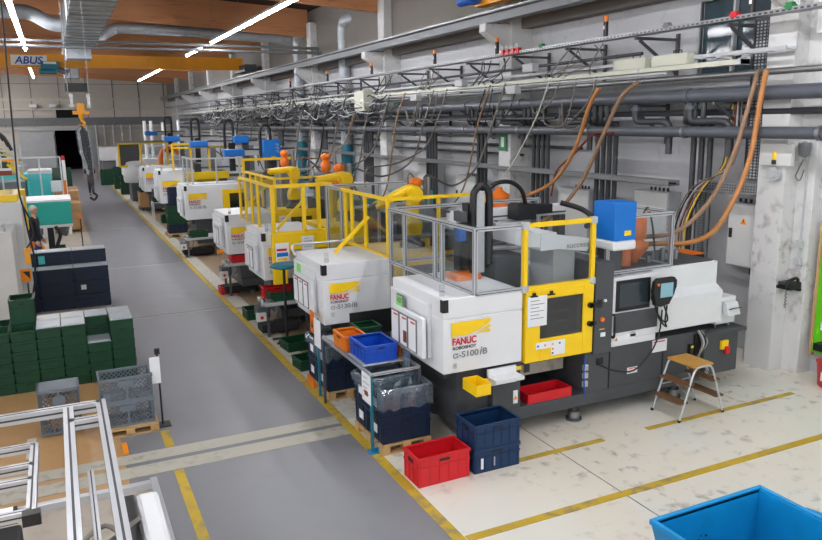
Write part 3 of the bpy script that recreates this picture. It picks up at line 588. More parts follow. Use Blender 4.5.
def door(t, x=1.08, L=1.0, z0=.9, z1=1.77, y=-.03, m='yellow'):
    wx0, wx1, a, b = x+.2, x+.82, z0+.27, z1-.12
    d = MB().box(x, wx0, y, .1, z0, z1).box(wx1, x+L, y, .1, z0, z1).box(wx0, wx1, y, .1, z0, a).box(wx0, wx1, y, .1, b, z1).build('safety_door', m, t, bevel=.008)
    MB().box(wx0, wx1, y+.02, y+.03, a, b).build('door_window', 'dglass', d)
    g = MB().box(wx0-.01, wx1+.01, .25, .3, a, b+.05, 0); g.build('mould_back', 'dgrey', t)
    g = MB().bar((wx0, .15, b-.12), (wx1, .15, b-.06), .05).bar((wx0+.15, .15, a+.08), (wx0+.15, .15, a+.22), .05)
    for k in range(4): g.cyl((wx0+.32+.09*(k % 2), .15, a+.1+.13*(k//2)), (wx0+.42+.09*(k % 2), .1, a+.14+.13*(k//2)), .02, 8)
    g.build('mould_parts', 'lgrey', t)
    return d
def injection(t, x=2.37, L=1.9, z0=.93):
    MB().box(2.1, 2.37, -.04, .9, .86, 2.0).build('control_column', 'dgrey', t, bevel=.008)
    m = MB().prism([(.0, .99), (.0, 1.42), (.12, 1.5), (.12, 1.8), (1.1, 1.8), (1.1, .99)], 'x', x+.75, x+L)
    m.box(x, x+.75, .0, 1.1, .99, 1.78); m.box(x, x+.75, -.0, .02, .9, .99)
    m.build('injection_cover', 'white', t, bevel=.008)
    MB().box(x+.05, x+L-.05, .16, 1.05, 1.8, 1.82).build('top_grating', 'dgrey', t)
    MB().box(4.0, 4.62, -.0, .75, .26, .82).build('end_cabinet', 'dgrey', t, bevel=.008); MB().box(3.95, 4.72, -.05, .85, .82, .87).build('end_shelf', 'dgrey', t, bevel=.004)
def guard_set(t, m, x0=.46, x1=1.08, y0=.02, y1=2.4, z0=1.79, z1=2.52, zl=None, posts=(0,.25,.5,.75,1)):
    guard_side(t, 'guard', (x0, y0), (x0, y1), z0, z1, posts, m); guard_side(t, 'guard', (x0, y0), (x1, y0), z0, z1, (0, 1), m)
def stick_panel(t, y0=.3, n=3, z0=1.1, z1=1.52):
    """board with framed sheets on the end cover (facing the aisle)"""
    b = MB().box(-.1, -.05, y0-.08, y0+.72, z0-.03, z1+.02).build('notice_board', 'white', t, bevel=.008)
    for k in range(n):
        y = y0+.05+k*.235
        f = MB().box(-.112, -.1, y, y+.215, z0, z1-.03).build('sheet_frame', 'mgrey', t)
        MB().box(-.114, -.112, y+.015, y+.2, z0+.015, z1-.045).build('framed_sheet', 'paper', f); MB().box(-.116, -.114, y+.03, y+.14, z1-.085, z1-.065).build('sheet_heading', 'red', f)
    return b

# ---- machine A: nearest
t = thing('injection_moulding_machine', 'nearest white injection moulding machine with yellow door and aluminium guard', 'machine', (3.58, 6.87, 0))
base(t); clamp(t, L=1.08, x0=.05); door(t, x=1.11, L=.97); injection(t); fanuc_label(t, .15, 1.32, 1.3, ('100',))
guard_side(t, 'g', (.46, .02), (.46, 2.3), 1.79, 2.52, (0, .34, .42, .8, 1)); guard_side(t, 'g', (.46, .02), (1.1, .02), 1.79, 2.52, (0, 1))
for f in (1, .8): prof(mb := MB(), (.46, .02+2.28*f, 0), (.46, .02+2.28*f, 1.8)); mb.build('guard_post', ['alu', 'slot'], t)
MB().box(.457, .463, 1.5, 2.28, .3, 1.8).build('clear_panel', 'glass', t)
guard_side(t, 'g', (1.1, -.0), (2.06, -.0), 1.79, 2.52, (0, 1), 'yellow', w=.05); guard_side(t, 'g', (.46, 2.3), (2.9, 2.3), 1.79, 2.52, (.5, 1))
guard_side(t, 'g', (2.38, .12), (3.42, .12), 1.82, 2.5, (0, 1)); guard_side(t, 'g', (3.42, .12), (3.42, 1.05), 1.82, 2.5, (0, 1))
for x in (1.1, 2.06):
    for z in (1.79, 2.52): MB().box(x-.04, x+.04, -.03, .03, z-.04, z+.04).build('corner_bracket', 'lgrey', t, bevel=.004)
for x in (1.16, 1.4): MB().box(x, x+.1, -.05, -.03, 1.69, 1.705).box(x+.03, x+.07, -.05, -.035, 1.705, 1.74).build('paper_clip', 'black', t)
sheet(t, 'job_sheet', 1.12, -.04, 1.34, .27, .36, lines=6)
lb = MB().box(0, .42, -.003, 0, .08, .16).box(.22, .42, -.003, 0, -.02, .08); lb = lb.build('warning_labels', 'paper', t, (1.25, -.032, .97))
for k, (a, b, c) in enumerate(((.02, .12, 'wblue'), (.12, .12, 'orange'), (.23, .12, 'amber'), (.33, .12, 'wblue'), (.23, .06, 'orange'), (.23, .01, 'wblue'))):
    MB().cyl((a+.01, -.006, b), (a+.01, -.003, b), .013, 10).build('warning_symbol', c, lb)
for z in (1.5, 1.27): MB().box(2.0, 2.1, -.07, -.02, z-.015, z+.025).cyl((2.02,-.07,z),(2.02,-.03,z),.035,10).build('door_latch', 'black', t)
c = MB().box(2.12, 2.2, -.046, -.04, 1.45, 1.55).build('key_panel', 'black', t)
MB().cyl((2.2,-.07,1.3),(2.2,-.04,1.3),.028,14).build('emergency_button', 'orange', t); MB().box(2.17,2.25,-.046,-.04,1.17,1.18).build('button_label', 'yellow', t)
MB().box(2.19,2.26,-.05,-.04,1.08,1.13).build('switch_plate', 'paper', t); MB().cyl((2.24,-.06,1.53),(2.24,-.04,1.53),.018,10).build('key_switch', 'paper', t)
# operator side of the injection cover
MB().box(2.44, 2.98, -.02, .0, 1.35, 1.74).build('screen_frame', 'black', t, bevel=.006); MB().box(2.48, 2.94, -.024, -.02, 1.4, 1.7).build('machine_screen', 'dscreen', t)
MB().box(2.42, 3.12, -.02, .0, 1.08, 1.33).build('key_drawer', 'dgrey', t, bevel=.006); MB().tube([(2.39,-.01,1.32),(2.39,-.06,1.31),(2.39,-.06,1.06),(2.39,-.01,1.05)], .014, 8).build('drawer_handle', 'black', t)
lb = MB().box(2.44, 2.78, -.004, 0, .97, 1.03).build('label_strip', 'paper', t); MB().prism([(2.45,.975),(2.5,.975),(2.475,1.02)], 'y', -.006, -.004).build('warning_symbol', 'amber', lb); MB().box(2.7,2.78,-.004,0,1.0,1.06).build('code_plate','lgrey',lb)
MB().box(2.99, 3.1, -.12, -.02, 1.44, 1.5).build('pendant_bracket', 'dgrey', t)
# blue and white end box of the gantry on its post
MB().box(2.35, 2.68, -.04, .36, 2.24, 2.7).build('gantry_end_box', 'blue', t, bevel=.012); MB().box(2.34, 2.69, -.05, .37, 2.12, 2.24).build('gantry_end_base', 'white', t, bevel=.03)
MB().box(2.5, 2.6, -.045, -.04, 2.3, 2.36).build('box_label', 'yellow', t); MB().box(2.4, 2.6, .1, .3, 1.78, 2.12).build('gantry_post', 'dgrey', t)
# gantry beam across the machine
g = MB().box(0, .22, 0, 2.3, 0, .2).build('gantry_beam', 'white', t, (1.36, .06, 2.2)); 
g2 = MB().bar((1.1, .12, 2.36), (2.1, .2, 2.2), .12, .16).build('cross_beam', 'white', t); text('success', 'beam_lettering', t, (1.72, .05, 2.2), .32, .045, 'txt')
MB().box(1.15, 1.55, .7, 1.1, 1.6, 2.05).build('mould_housing', 'dgrey', t, bevel=.01); MB().box(1.72, 2.04, .3, .8, 1.6, 2.16).build('gripper_housing', 'lgrey', t, bevel=.01); MB().box(.6,.95,.7,1.0,1.79,1.86).build('orange_part','orange',t,bevel=.01)
# recess contents and details on the base
MB().box(1.1, 1.98, .4, .41, .58, .9).build('chute_curtain', 'band', t); MB().box(1.38, 1.46, .385, .4, .62, .72).build('curtain_clip', 'dgrey', t); text('jelli', 'curtain_letters', t, (1.38, .385, .76), .14, .07, 'wblue')
MB().box(.62, 1.0, -.18, .02, .78, .82).box(.62, 1.0, -.01, .02, .7, .9).build('tool_shelf', 'white', t)
MB().box(1.0, 1.06, -.02, -.0, .84, .88).build('small_label', 'yellow', t); MB().box(.98, 1.04, .012, .02, .42, .58).build('warning_plate', 'paper', t); MB().prism([(.985, .47), (1.035, .47), (1.01, .52)], 'y', .008, .012).build('warning_symbol', 'amber', t)
for k, z in enumerate((.45, .56, .66)): MB().box(1.99, 2.06, -.0, .03, z, z+.07).build('air_valve', 'lgrey', t)
MB().tube([(2.0,-.02,.86),(1.96,-.04,.7),(1.97,-.04,.5),(2.0,-.02,.36)], .01, 6).build('air_hose', 'wblue', t)
MB().box(3.1, 3.34, .018, .03, .72, .88).build('notice_plate', 'paper', t); MB().box(3.12,3.3,.015,.018,.85,.865).build('notice_heading', 'red', t)
MB().box(2.7, 2.86, .018, .03, .5, .58).build('warning_plate', 'paper', t); MB().box(2.72,2.84,.015,.018,.56,.575).build('plate_band', 'orange', t); MB().box(2.2, 2.3, .018, .03, .7, .78).build('grille', 'black', t)
MB().tube([(3.16,-.05,1.3),(3.12,-.06,1.0),(3.0,-.05,.75),(2.75,-.04,.56),(2.45,-.03,.6),(2.2,-.02,.72)], .01, 6).build('pendant_cable', 'black', t)
MB().box(3.72, 3.78, -.02, .03, .58, .74).build('green_switch', 'black', t); MB().box(3.73,3.77,-.025,-.02,.7,.73).build('switch_lamp','yellow',t)
MB().box(4.28, 4.4, -.04, .0, .6, .72).build('main_switch_plate', 'yellow', t); MB().box(4.33,4.4,-.07,-.04,.54,.64).build('main_switch_handle','red',t)
for k in range(4): MB().tube([(3.85+.02*k,.0,.92),(3.9+.03*k,-.05,.75),(3.84,-.06+.01*k,.55),(4.0,-.08,.35+.03*k),(3.9,-.05,.26)], .012, 6).build('supply_hose', ['hgrey','lgrey','black','steel'][k], t)
MB().box(3.82,3.98,-.0,.3,.3,.86).build('cable_bay','black',t)
# left end: notices
stick_panel(t)
s = MB().box(-.064, -.05, .8, .98, 1.5, 1.68).build('number_tag', 'mgrey', t); MB().box(-.067,-.064,.815,.965,1.515,1.665).build('tag_sheet','lime2',s); text('A27','tag_number',s,(-.068,.95,1.58),.12,.06,'txtb',face='-x')
MB().box(-.118, -.116, .6, .69, 1.16, 1.3).build('portrait_print', 'rust', t)
f = MB().box(-.115, -.11, .78, .96, .86, 1.08).build('orange_tag', 'orange', t); MB().prism([(.84,.92),(.9,.92),(.87,1.0)], 'x', -.118, -.115).build('tag_symbol', 'black', f)
MB().box(-.125, -.12, .5, .7, .83, 1.07).build('document_pocket', 'film', t)
for yy in (.0, .35, .7, 1.1): pass

tp = thing('teach_pendant', 'black handheld control pendant with pale screen hung beside the dark monitor', 'control pendant', (6.5, 6.72, 1.4))
poly = [(.02,.0),(.1,-.02),(.24,.0),(.3,.1),(.35,.22),(.35,.3),(.31,.34),(.05,.34),(.0,.3),(-.02,.18)]
MB().prism(poly, 'y', -.02, .05).build('pendant_body', 'black', tp, bevel=.01); MB().box(.08,.28,-.026,-.02,.1,.28).build('pendant_screen','screen',tp)
MB().cyl((.035,-.035,.27),(.035,-.02,.27),.018,10).build('stop_button','orange',tp)
MB().tube([(.08,.02,-.02),(.1,.02,-.15),(.2,.02,-.27),(.25,.02,-.3),(.22,.02,-.22),(.24,.02,-.02)], .011, 6).tube([(.05,.03,.0),(.1,.03,-.12),(.22,.03,-.24),(.27,.03,-.2),(.2,.03,-.02)], .011, 6).build('pendant_cord','black',tp)
# dryer / hopper behind guard on machine A
t = thing('material_dryer', 'terracotta dryer hopper standing behind the blue gantry end box', 'dryer', (6.72, 7.35, 1.82))
MB().lathe((0,0,0), [(.04,.0),(.06,.04),(.17,.2),(.18,.27),(.12,.3),(.12,.34),(.145,.35),(.145,.58),(.08,.62),(.0,.63)], 20).build('hopper_body', 'hopper', t)
MB().cyl((-.22,-.06,0),(-.22,-.06,.24),.09,14).build('side_tank', 'hopper', t)
for k in range(5): MB().cyl((.2+k*.12,-.05+.06*(k%2),0),(.2+k*.12,-.05+.06*(k%2),.08+.04*(k%3)),.035,10).build('dryer_valve','steel',t); MB().tube([(.1,0,.6),(.3,.1,.7),(.4,.1,.4),(.45,.1,.1)],.014,6).build('sensor_cable','hgrey',t)
t = thing('machine_controller', 'small white controller with tilted keypad on the end shelf of the nearest machine', 'controller', (7.84, 6.95, .87))
MB().box(.0,.36,0,.5,.05,.42).build('controller_case','white',t,bevel=.01); MB().prism([(-.06,.2),(-.14,.2),(-.08,.36),(-.01,.36)],'x',.08,.3).build('keypad_case','white',t); MB().bar((.19,-.135,.28),(.19,-.13,.29),.16,.1).build('keypad_screen','dscreen',t)
MB().box(.36,.38,.1,.4,.02,.4).build('side_plate','black',t)
for x in (.05,.3): MB().cyl((x,.05,0),(x,.05,.05),.015,8).cyl((x,.4,0),(x,.4,.05),.015,8).build('controller_foot','steel',t)
tag(MB().box(8.35,8.95,8.25,8.7,1.45,1.62).box(8.4,8.95,8.23,8.25,1.48,1.6,1).box(8.4,8.9,8.3,8.65,.0,1.45,1).build('chiller_box',['orange','black'],bevel=.01), 'orange and black box behind the injection end of the nearest machine', 'box')

# ---- linear robot on machine A: black vertical arm with cable loop
t = thing('linear_robot', 'linear robot with black looped cable guides above the nearest machine', 'robot', (3.58, 6.87, 0))
MB().box(.9, 2.6, 1.25, 1.4, 2.42, 2.56).build('robot_crossbeam', 'white', t, bevel=.006); MB().box(.9,2.6,1.24,1.25,2.45,2.47).build('guide_rail','dgrey',t)
MB().box(1.66, 1.95, 1.0, 1.24, 2.42, 2.62).box(1.95,2.25,1.06,1.2,2.48,2.6).build('robot_carriage', 'black', t, bevel=.01)
MB().box(.93, 1.05, .8, .95, 1.85, 2.85).build('vertical_arm', 'lgrey', t); MB().box(.85,.92,.85,1.0,1.9,2.7).box(1.06,1.12,.85,1.0,1.9,2.7).build('arm_rail','black',t)
MB().tube([(.9,.82,1.85),(.9,.82,2.7),(.93,.82,2.86),(1.02,.82,2.92),(1.1,.82,2.86),(1.13,.82,2.7),(1.13,.82,1.95)], .045, 8, smooth=3).build('cable_chain', 'black', t)
MB().tube([(1.12,.9,2.82),(1.3,.95,2.92),(1.55,1.0,2.92),(1.75,1.05,2.8),(1.85,1.1,2.6)], .028, 8).build('cable_loop','black',t)
MB().tube([(2.4,1.1,2.6),(2.6,.9,2.52),(2.5,.5,2.42),(2.2,.3,2.4)], .035, 8).build('trailing_cable','rubber',t)
MB().box(.72,.82,.85,.95,2.25,2.4).build('blue_sensor','blue',t); MB().box(.7,.78,.75,.95,2.5,2.62).build('arm_bracket','dgrey',t,bevel=.005)
MB().cyl((1.6,1.05,2.1),(1.6,1.05,2.42),.06,12).cyl((1.75,1.1,2.1),(1.75,1.1,2.42),.045,12).build('gripper_cylinder','steel',t); MB().box(1.3,1.7,.95,1.1,2.34,2.42).build('gripper_plate','alu',t)
MB().box(.95,1.06,1.25,1.4,1.79,2.42).build('beam_post','dgrey',t); MB().box(2.5,2.6,1.25,1.4,1.79,2.42).build('beam_post','dgrey',t)
t = thing('material_dryer', 'orange dryer hopper behind the black linear robot', 'dryer', (7.12, 11.3, 0))
MB().lathe((0,0,2.0), [(.2,0),(.2,.16),(.15,.2),(.15,.26),(.19,.28),(.19,.38),(.1,.42),(.06,.46),(.06,.5)], 20).build('hopper_body','orange',t); MB().box(-.25,.25,-.2,.3,0,2.0).build('dryer_stand','white2',t)

# ---- machine B..: further machines
def far_machine(x, y, label, model='130', L=1.04, m_guard='yellow', tall=False, zt=1.79, end=True, ln=1.0, D=1.3, dr=True):
    t = thing('injection_moulding_machine', label, 'machine', (x, y, 0), 0, None)
    base(t, feet=y < 20, D=D); clamp(t, L, D, zt and .93, 1.56, zt, tall)
    if dr: door(t)
    injection(t)
    fanuc_label(t, .09, 1.34 if not tall else 1.48, ln*(1.15 if not tall else 1.05), (model,), full=y < 13)
    if end: stick_panel(t, n=3 if y < 12 else 2)
    return t
t = far_machine(3.12, 9.42, 'second white moulding machine from the front, with yellow guard brace on its lid', D=1.25)
guard_side(t, 'g', (1.0, .02), (1.0, 1.9), 1.79, 2.62, (0, .45, .75, .9), 'yellow'); guard_side(t, 'g', (1.0, .02), (2.6, .02), 1.79, 2.62, (0, .5, 1), 'yellow'); brace(t, (1.0, .75, 2.3), (.45, .75, 1.8))
guard_side(t, 'g', (1.0, 1.9), (1.0, 2.6), 1.3, 2.62, (0, 1), 'alu'); guard_side(t, 'g', (1.0, 2.6), (2.9, 2.6), 1.3, 2.62, (0, .5, 1), 'alu')
MB().box(1.2, 2.7, .2, 1.6, .93, 1.75).build('robot_platform', 'yellow', t, bevel=.01); sheet(t, 'job_sheet', 1.35, .19, 1.25, .2, .35); sheet(t, 'job_sheet', 1.62, .19, 1.28, .24, .38)
f = MB().box(-.115, -.11, .1, .28, .8, 1.12).build('orange_tag', 'orange', t); MB().prism([(.15,.88),(.23,.88),(.19,1.0)], 'x', -.118, -.115).build('tag_symbol', 'black', f)
s = MB().box(-.064, -.05, .85, 1.0, 1.5, 1.66).build('number_tag', 'lime2', t)
MB().tube([(-.1,.9,1.78),(.0,1.35,1.86),(.4,1.4,1.86),(.98,1.4,1.86)], .02, 8).build('grab_rail','alu',t)
t = far_machine(3.14, 12.75, 'third white moulding machine, with broad yellow front beam and clipped sheets', '100', D=1.2, dr=False)
guard_side(t, 'g', (.14, -.28), (1.2, -.28), 1.8, 2.62, (0, .52, .78, 1), 'yellow', w=.06); guard_side(t, 'g', (.14, -.28), (.14, 2.2), 1.8, 2.62, (.4, .6, .8, 1), 'yellow', rails=(1,)); brace(t, (.85, .1, 2.35), (.3, .1, 1.82))
MB().box(.1, 1.22, -.32, -.2, 1.5, 1.8).box(.1, .35, -.3, -.2, .9, 1.5).build('front_beam', 'yellow', t, bevel=.008)
s1 = sheet(t, 'coloured_sheet', .14, -.33, 1.3, .24, .34, lines=0); MB().box(.02,.22,-.006,-.004,.1,.17).build('print_band','blue',s1); MB().box(.02,.2,-.006,-.004,.2,.24).build('print_band','red',s1); MB().box(.02,.2,-.006,-.004,.03,.07).build('print_band','yellow',s1)
sheet(t, 'job_sheet', .62, -.33, 1.45, .22, .28)
MB().box(1.3, 2.9, .2, 1.6, .93, 1.75).build('robot_platform', 'yellow', t)
t = far_machine(3.12, 15.75, 'fourth white moulding machine, its yellow brace standing on the lid', '50', D=1.3)
guard_side(t, 'g', (1.1, .02), (1.1, 2.8), 1.79, 2.5, (0, .4, .6, .8), 'yellow', rails=(1,)); guard_side(t, 'g', (1.1, .02), (2.4, .02), 1.79, 2.5, (0, 1), 'yellow'); brace(t, (1.05, .6, 2.3), (.5, .6, 1.8)); sheet(t, 'job_sheet', 1.15, -.04, 1.35, .26, .34)
guard_side(t, 'g', (1.1, 2.8), (2.9, 2.8), 1.3, 2.5, (0, .5, 1), 'alu'); MB().box(1.3, 2.7, .3, 1.6, .93, 1.7).build('robot_platform', 'yellow', t)
MB().cyl((-.08,.12,1.0),(-.2,.12,.98),.05,12).build('yellow_knob','amber',t)
t = far_machine(3.27, 22.2, 'fifth white moulding machine, tall and plain with clear guard above it', '150', L=1.75, tall=True, zt=1.93, ln=1.35)
guard_side(t, 'g', (.3, .3), (.3, 2.0), 1.93, 2.68, (0, .5, 1), 'alu', slots=False); guard_side(t, 'g', (.3, .3), (1.7, .3), 1.93, 2.68, (0, .5, 1), 'alu', slots=False)
guard_side(t, 'g', (1.75, 0), (3.3, 0), 2.05, 2.62, (0, 1), 'yellow', w=.07, slots=False); MB().box(1.75, 2.8, -.06, .0, 1.7, 2.05).box(1.75, 1.95, -.06, 0, .95, 1.7).build('yellow_panel', 'yellow', t); sheet(t, 'job_sheet', 1.8, -.07, 1.5, .5, .42, lines=2)
t = far_machine(3.2, 27.4, 'sixth white moulding machine, beside a stacked blue bin and green crates', '150', L=1.2, tall=True, zt=2.1, ln=1.5)
MB().box(.9, 2.4, -.3, -.05, 1.75, 2.0).box(.9,1.15,-.3,-.05,1.3,1.75).build('yellow_beam', 'yellow', t); guard_side(t, 'g', (.5, -.1), (2.6, -.1), 2.1, 3.0, (0, .3, .6, 1), 'yellow', slots=False, rails=(1,.85), w=.06)
t = far_machine(3.2, 32.7, 'seventh white moulding machine, with a cardboard box at its foot', '130', L=1.2, tall=True, zt=1.95, ln=1.4)
guard_side(t, 'g', (.3, .3), (2.4, .3), 1.95, 2.8, (0, .3, .6, 1), 'alu', slots=False)
t = thing('injection_moulding_machine', 'eighth machine, rounded white cover in front of a tall dark and yellow cage', 'machine', (3.0, 38.5, 0))
MB().box(.2, 2.5, 0, 1.6, .0, .9).build('base_frame', 'dgrey', t); MB().lathe((.5,.6,.9), [(.55,0),(.6,.1),(.6,.8),(.5,1.0),(.3,1.05)], 16).box(.5,2.4,0,1.3,.9,1.7).build('clamp_cover', 'white', t)
guard_side(t, 'g', (-.25, .2), (2.0, .2), 1.7, 2.8, (0, .45, 1), 'yellow', slots=False, w=.09, panel=None); MB().box(-.2,.7,.35,.4,1.7,2.75).build('cage_panel','dgrey',t)
MB().box(-.3,2.0,.1,.3,2.83,2.92).build('cage_top','mgrey',t); MB().tube([(1.7,.6,1.7),(1.8,.6,2.3),(2.3,.5,2.6),(2.6,.5,2.2)],.12,10).build('robot_arm','orange',t)
t = thing('injection_moulding_machine', 'farthest white machine cover in the right row, before the back wall', 'machine', (2.75, 55, 0))
MB().box(0,1.9,0,1.8,1.3,2.2).build('clamp_cover','white',t,bevel=.02); MB().box(.1,2.4,.2,1.6,0,1.3).build('base_frame','mgrey',t)
for i, (x, y, w) in enumerate(((3.3, 44, 2.0), (3.4, 49.5, 2.2), (3.3, 61, 2))):
    t = thing('injection_moulding_machine', ['pale low machine just behind the dark and yellow cage', 'grey machine between the cage and the farthest white cover', 'dim machine at the very end of the right row'][i], 'machine', (x, y, 0))
    MB().box(0,w,0,1.5,.9,1.8).build('clamp_cover','white2',t,bevel=.02); MB().box(.1,w+2,.1,1.4,.0,.9).build('base_frame','dgrey',t); MB().box(w,w+2,.1,1.3,.9,1.7).build('injection_cover','lgrey',t)
# ---- six axis robots behind the guards
def arm_robot(x, y, z, label, fx=-1.0, hz=0., col='yellow'):
    t = thing('jointed_robot', label, 'robot', (x, y, z))
    MB().lathe((0,0,0), [(.2,0),(.2,.06),(.14,.1),(.13,.2)], 18).build('robot_base', 'dgrey', t)
    MB().lathe((0,0,.2), [(.15,0),(.16,.1),(.1,.22),(.1,.3)], 18).cyl((-.0,-.14,.34),(0,.14,.34),.12,16).build('turntable', col, t)
    MB().bar((0,0,.3),(.02,0,.82),.16,.18).cyl((.02,-.13,.82),(.02,.13,.82),.12,16).build('lower_arm', col, t, bevel=.02)
    MB().tube([(.12,0,.86),(-.05,0,.9),(-.3,0,.8+hz*.4),(fx*.62,0,.66+hz)], .075, 12).build('upper_arm', col, t)
    MB().cyl((fx*.62,-.06,.66+hz),(fx*.62,.06,.66+hz),.07,12).box(fx*.72,fx*.62,-.05,.05,.5+hz,.66+hz).build('wrist', 'dgrey', t)
    return t
arm_robot(4.9, 10.3, 1.76, 'yellow jointed robot reaching left behind the nearest aluminium guard')  # on the platform of the second machine
arm_robot(5.1, 13.8, 1.76, 'yellow jointed robot with level arm behind the second machine guard', hz=.16)
arm_robot(5.0, 17.0, 1.71, 'yellow jointed robot with level arm above the fourth machine', hz=.2)
for i, (x, y, z) in enumerate(((5.75, 11.9, 2.2), (5.5, 15.2, 2.3), (6.3, 18.4, 2.4), (6.0, 21.2, 2.4))):
    t = thing('material_dryer', 'orange dryer hopper %s' % ['behind the nearest yellow robot', 'behind the second yellow robot', 'behind the third yellow robot', 'farther back past the third yellow robot'][i], 'dryer', (x, y, 0))
    MB().lathe((0,0,z), [(.08,0),(.13,.1),(.13,.24),(.09,.27),(.09,.34),(.12,.36),(.12,.46),(.04,.5)], 18).build('hopper_body','orange',t)
    MB().box(-.25,.25,-.2,.3,0,z).build('dryer_stand','mgrey',t); MB().cyl((.25,0,z),(.25,0,z+.5),.05,10).build('suction_pipe','steel',t)
# ---- linear gantries with blue ends over the middle machines
def gantry(x, y, z, L, label, box=None):
    t = thing('gantry_robot', label, 'robot', (x, y, 0))
    MB().box(0, .62, -.14, .14, z-.02, z+.2).build('blue_motor', 'blue', t, bevel=.03); MB().box(.62, L, -.1, .1, z, z+.16).build('gantry_beam', 'lgrey', t)
    MB().box(.6,L,-.12,-.09,z+.16,z+.2).build('cable_guide','black',t)
    MB().box(L*.55, L*.55+.2, -.25, -.11, z-.9, z+.1).build('vertical_arm', 'black', t); MB().tube([(L*.5,-.2,z-.1),(L*.5,-.2,z+.75),(L*.5+.15,-.2,z+.9),(L*.5+.3,-.2,z+.75),(L*.5+.3,-.2,z-.3)], .05, 8).build('cable_loop','black',t)
    MB().box(L*.85, L*.85+.2, -.1, .1, 0, z).build('gantry_post', 'mgrey', t)
    return t
gantry(4.6, 22.9, 2.72, 2.2, 'linear gantry with blue motor above the fifth machine')
gantry(4.3, 27.2, 2.9, 2.4, 'linear gantry with blue motor above the sixth machine')
gantry(4.1, 32.4, 3.0, 2.2, 'linear gantry with blue motor above the seventh machine')
gantry(4.2, 40.5, 3.15, 2.0, 'farthest linear gantry with blue motor above the dark cage')
t = thing('gantry_robot', 'tall blue gantry end box standing above the fourth machine guard', 'robot', (5.72, 22.4, 0))
MB().box(0,.52,0,.5,2.55,3.18).build('gantry_end_box','blue',t,bevel=.02); MB().box(.1,.4,.1,.4,0,2.55).build('gantry_post','dgrey',t); MB().box(.22,.34,-.01,0,2.62,2.68).build('box_label','yellow',t)
for k, z in enumerate((3.0, 2.9, 2.8)): MB().tube([(.40,-.005,z),(.46,-.005,z+.03),(.4,-.005,z+.06),(.36,-.005,z+.03)],.008,5).build('logo_ring','lgrey',t)
t = thing('gantry_robot', 'smaller blue gantry end box behind the looped cable guides', 'robot', (5.75, 26.5, 0))
MB().box(0,.5,0,.4,3.0,3.25).build('gantry_end_box','blue',t,bevel=.02); MB().box(.3,.5,.1,.3,0,3.0).build('gantry_post','dgrey',t)
# aluminium guard between the machines A and B rear, plain cabinets behind them
for i, (x, y, h, w, c, l) in enumerate(((5.0, 8.85, 1.7, .5, 'white2', 'white cabinet standing behind the nearest machine guard'), (6.9, 9.3, 1.5, .9, 'lgrey', 'grey cabinet behind the injection end of the nearest machine'), (7.6, 12.6, 1.9, .8, 'white2', 'white cabinet against the wall behind the second machine'), (7.4, 16.2, 2.0, .9, 'turq2', 'pale blue cabinet with a sign near the wall pipes'), (7.6, 20.4, 1.9, .8, 'white2', 'white cabinet near the blue duct foot'))):
    t = thing('control_cabinet', l, 'cabinet', (x, y, 0)); MB().box(0,w,0,.6,.08,h).build('cabinet_body',c,t,bevel=.01); MB().box(.03,w-.03,-.015,0,.12,h-.04).build('cabinet_door',c,t,bevel=.004); MB().box(w-.1,w-.07,-.03,-.015,h*.5,h*.6).build('door_handle','black',t); MB().box(.02,w-.02,.02,.58,0,.08).build('plinth','black',t)
# ------------------------------------------------------------------ crates, bins, tables
_cm = {}
def crate_mesh(L, W, h, m, lid=None, handles=True):
    key = (L, W, h, m, lid)
    if key in _cm: return _cm[key]
    b = MB(); b.open_box(0, L, 0, W, 0, h-.02, .012)
    b.ring(.012, L-.012, .012, W-.012, h-.035, h, .022); b.ring(.006, L-.006, .006, W-.006, h*.62, h*.62+.012, .014)
    n = max(2, int(L/.11))
    for k in range(n+1):
        x = .02+k*(L-.05)/n; b.box(x, x+.012, -.008, .0, .02, h-.03); b.box(x, x+.012, W, W+.008, .02, h-.03)
    n = max(2, int(W/.11))
    for k in range(n+1):
        y = .02+k*(W-.05)/n; b.box(-.008, 0, y, y+.012, .02, h-.03); b.box(L, L+.008, y, y+.012, .02, h-.03)
    hb = [MB().box(-.012, -.007, W*.35, W*.65, h*.72, h*.84).mesh('hand_grip', 'black'), MB().box(L*.4, L*.6, -.012, -.007, h*.78, h*.86).mesh('hand_grip', 'black')]
    lm = None
    if lid: 
        q = MB().box(-.004, L+.004, -.004, W+.004, h, h+.012); q.box(.03, L-.03, .03, W-.03, h+.012, h+.018); lm = q.mesh('crate_lid', lid)
    _cm[key] = (b.mesh('crate_body', m), hb, lm); return _cm[key]
def crate(label, x, y, z, L=.6, W=.4, h=.32, m='kblue', lid=None, rz=0, group=None, name='storage_crate'):
    t = thing(name, label, 'crate', (x, y, z), R_(rz), group)
    a, g, l = crate_mesh(L, W, h, m, lid)
    for nm, me in [('crate_body', a), ('crate_lid', l)]+([('hand_grip', q) for q in g] if y < 13 else []):
        if me: o = bpy.data.objects.new(nm, me); COL.objects.link(o); o.parent = t
    return t
def pallet(label, x, y, L, W, h=.12, rz=0, m='wood'):
    t = thing('wooden_pallet', label, 'pallet', (x, y, 0), R_(rz))
    for k in range(5):
        yy = k*(W-.1)/4; MB().box(0, L, yy, yy+.1, h-.02, h).build('deck_board', m, t)
    for k in range(3):
        xx = k*(L-.1)/2; MB().box(xx, xx+.1, 0, W, h-.04, h-.02).build('stringer_board', m, t)
        for j in range(3): MB().box(xx, xx+.1, j*(W-.1)/2, j*(W-.1)/2+.1, .02 if h > .11 else .01, h-.04).build('pallet_block', m, t)
    for j in range(3): MB().box(0, L, j*(W-.1)/2, j*(W-.1)/2+.1, 0, .02).build('bottom_board', m, t)
    return t
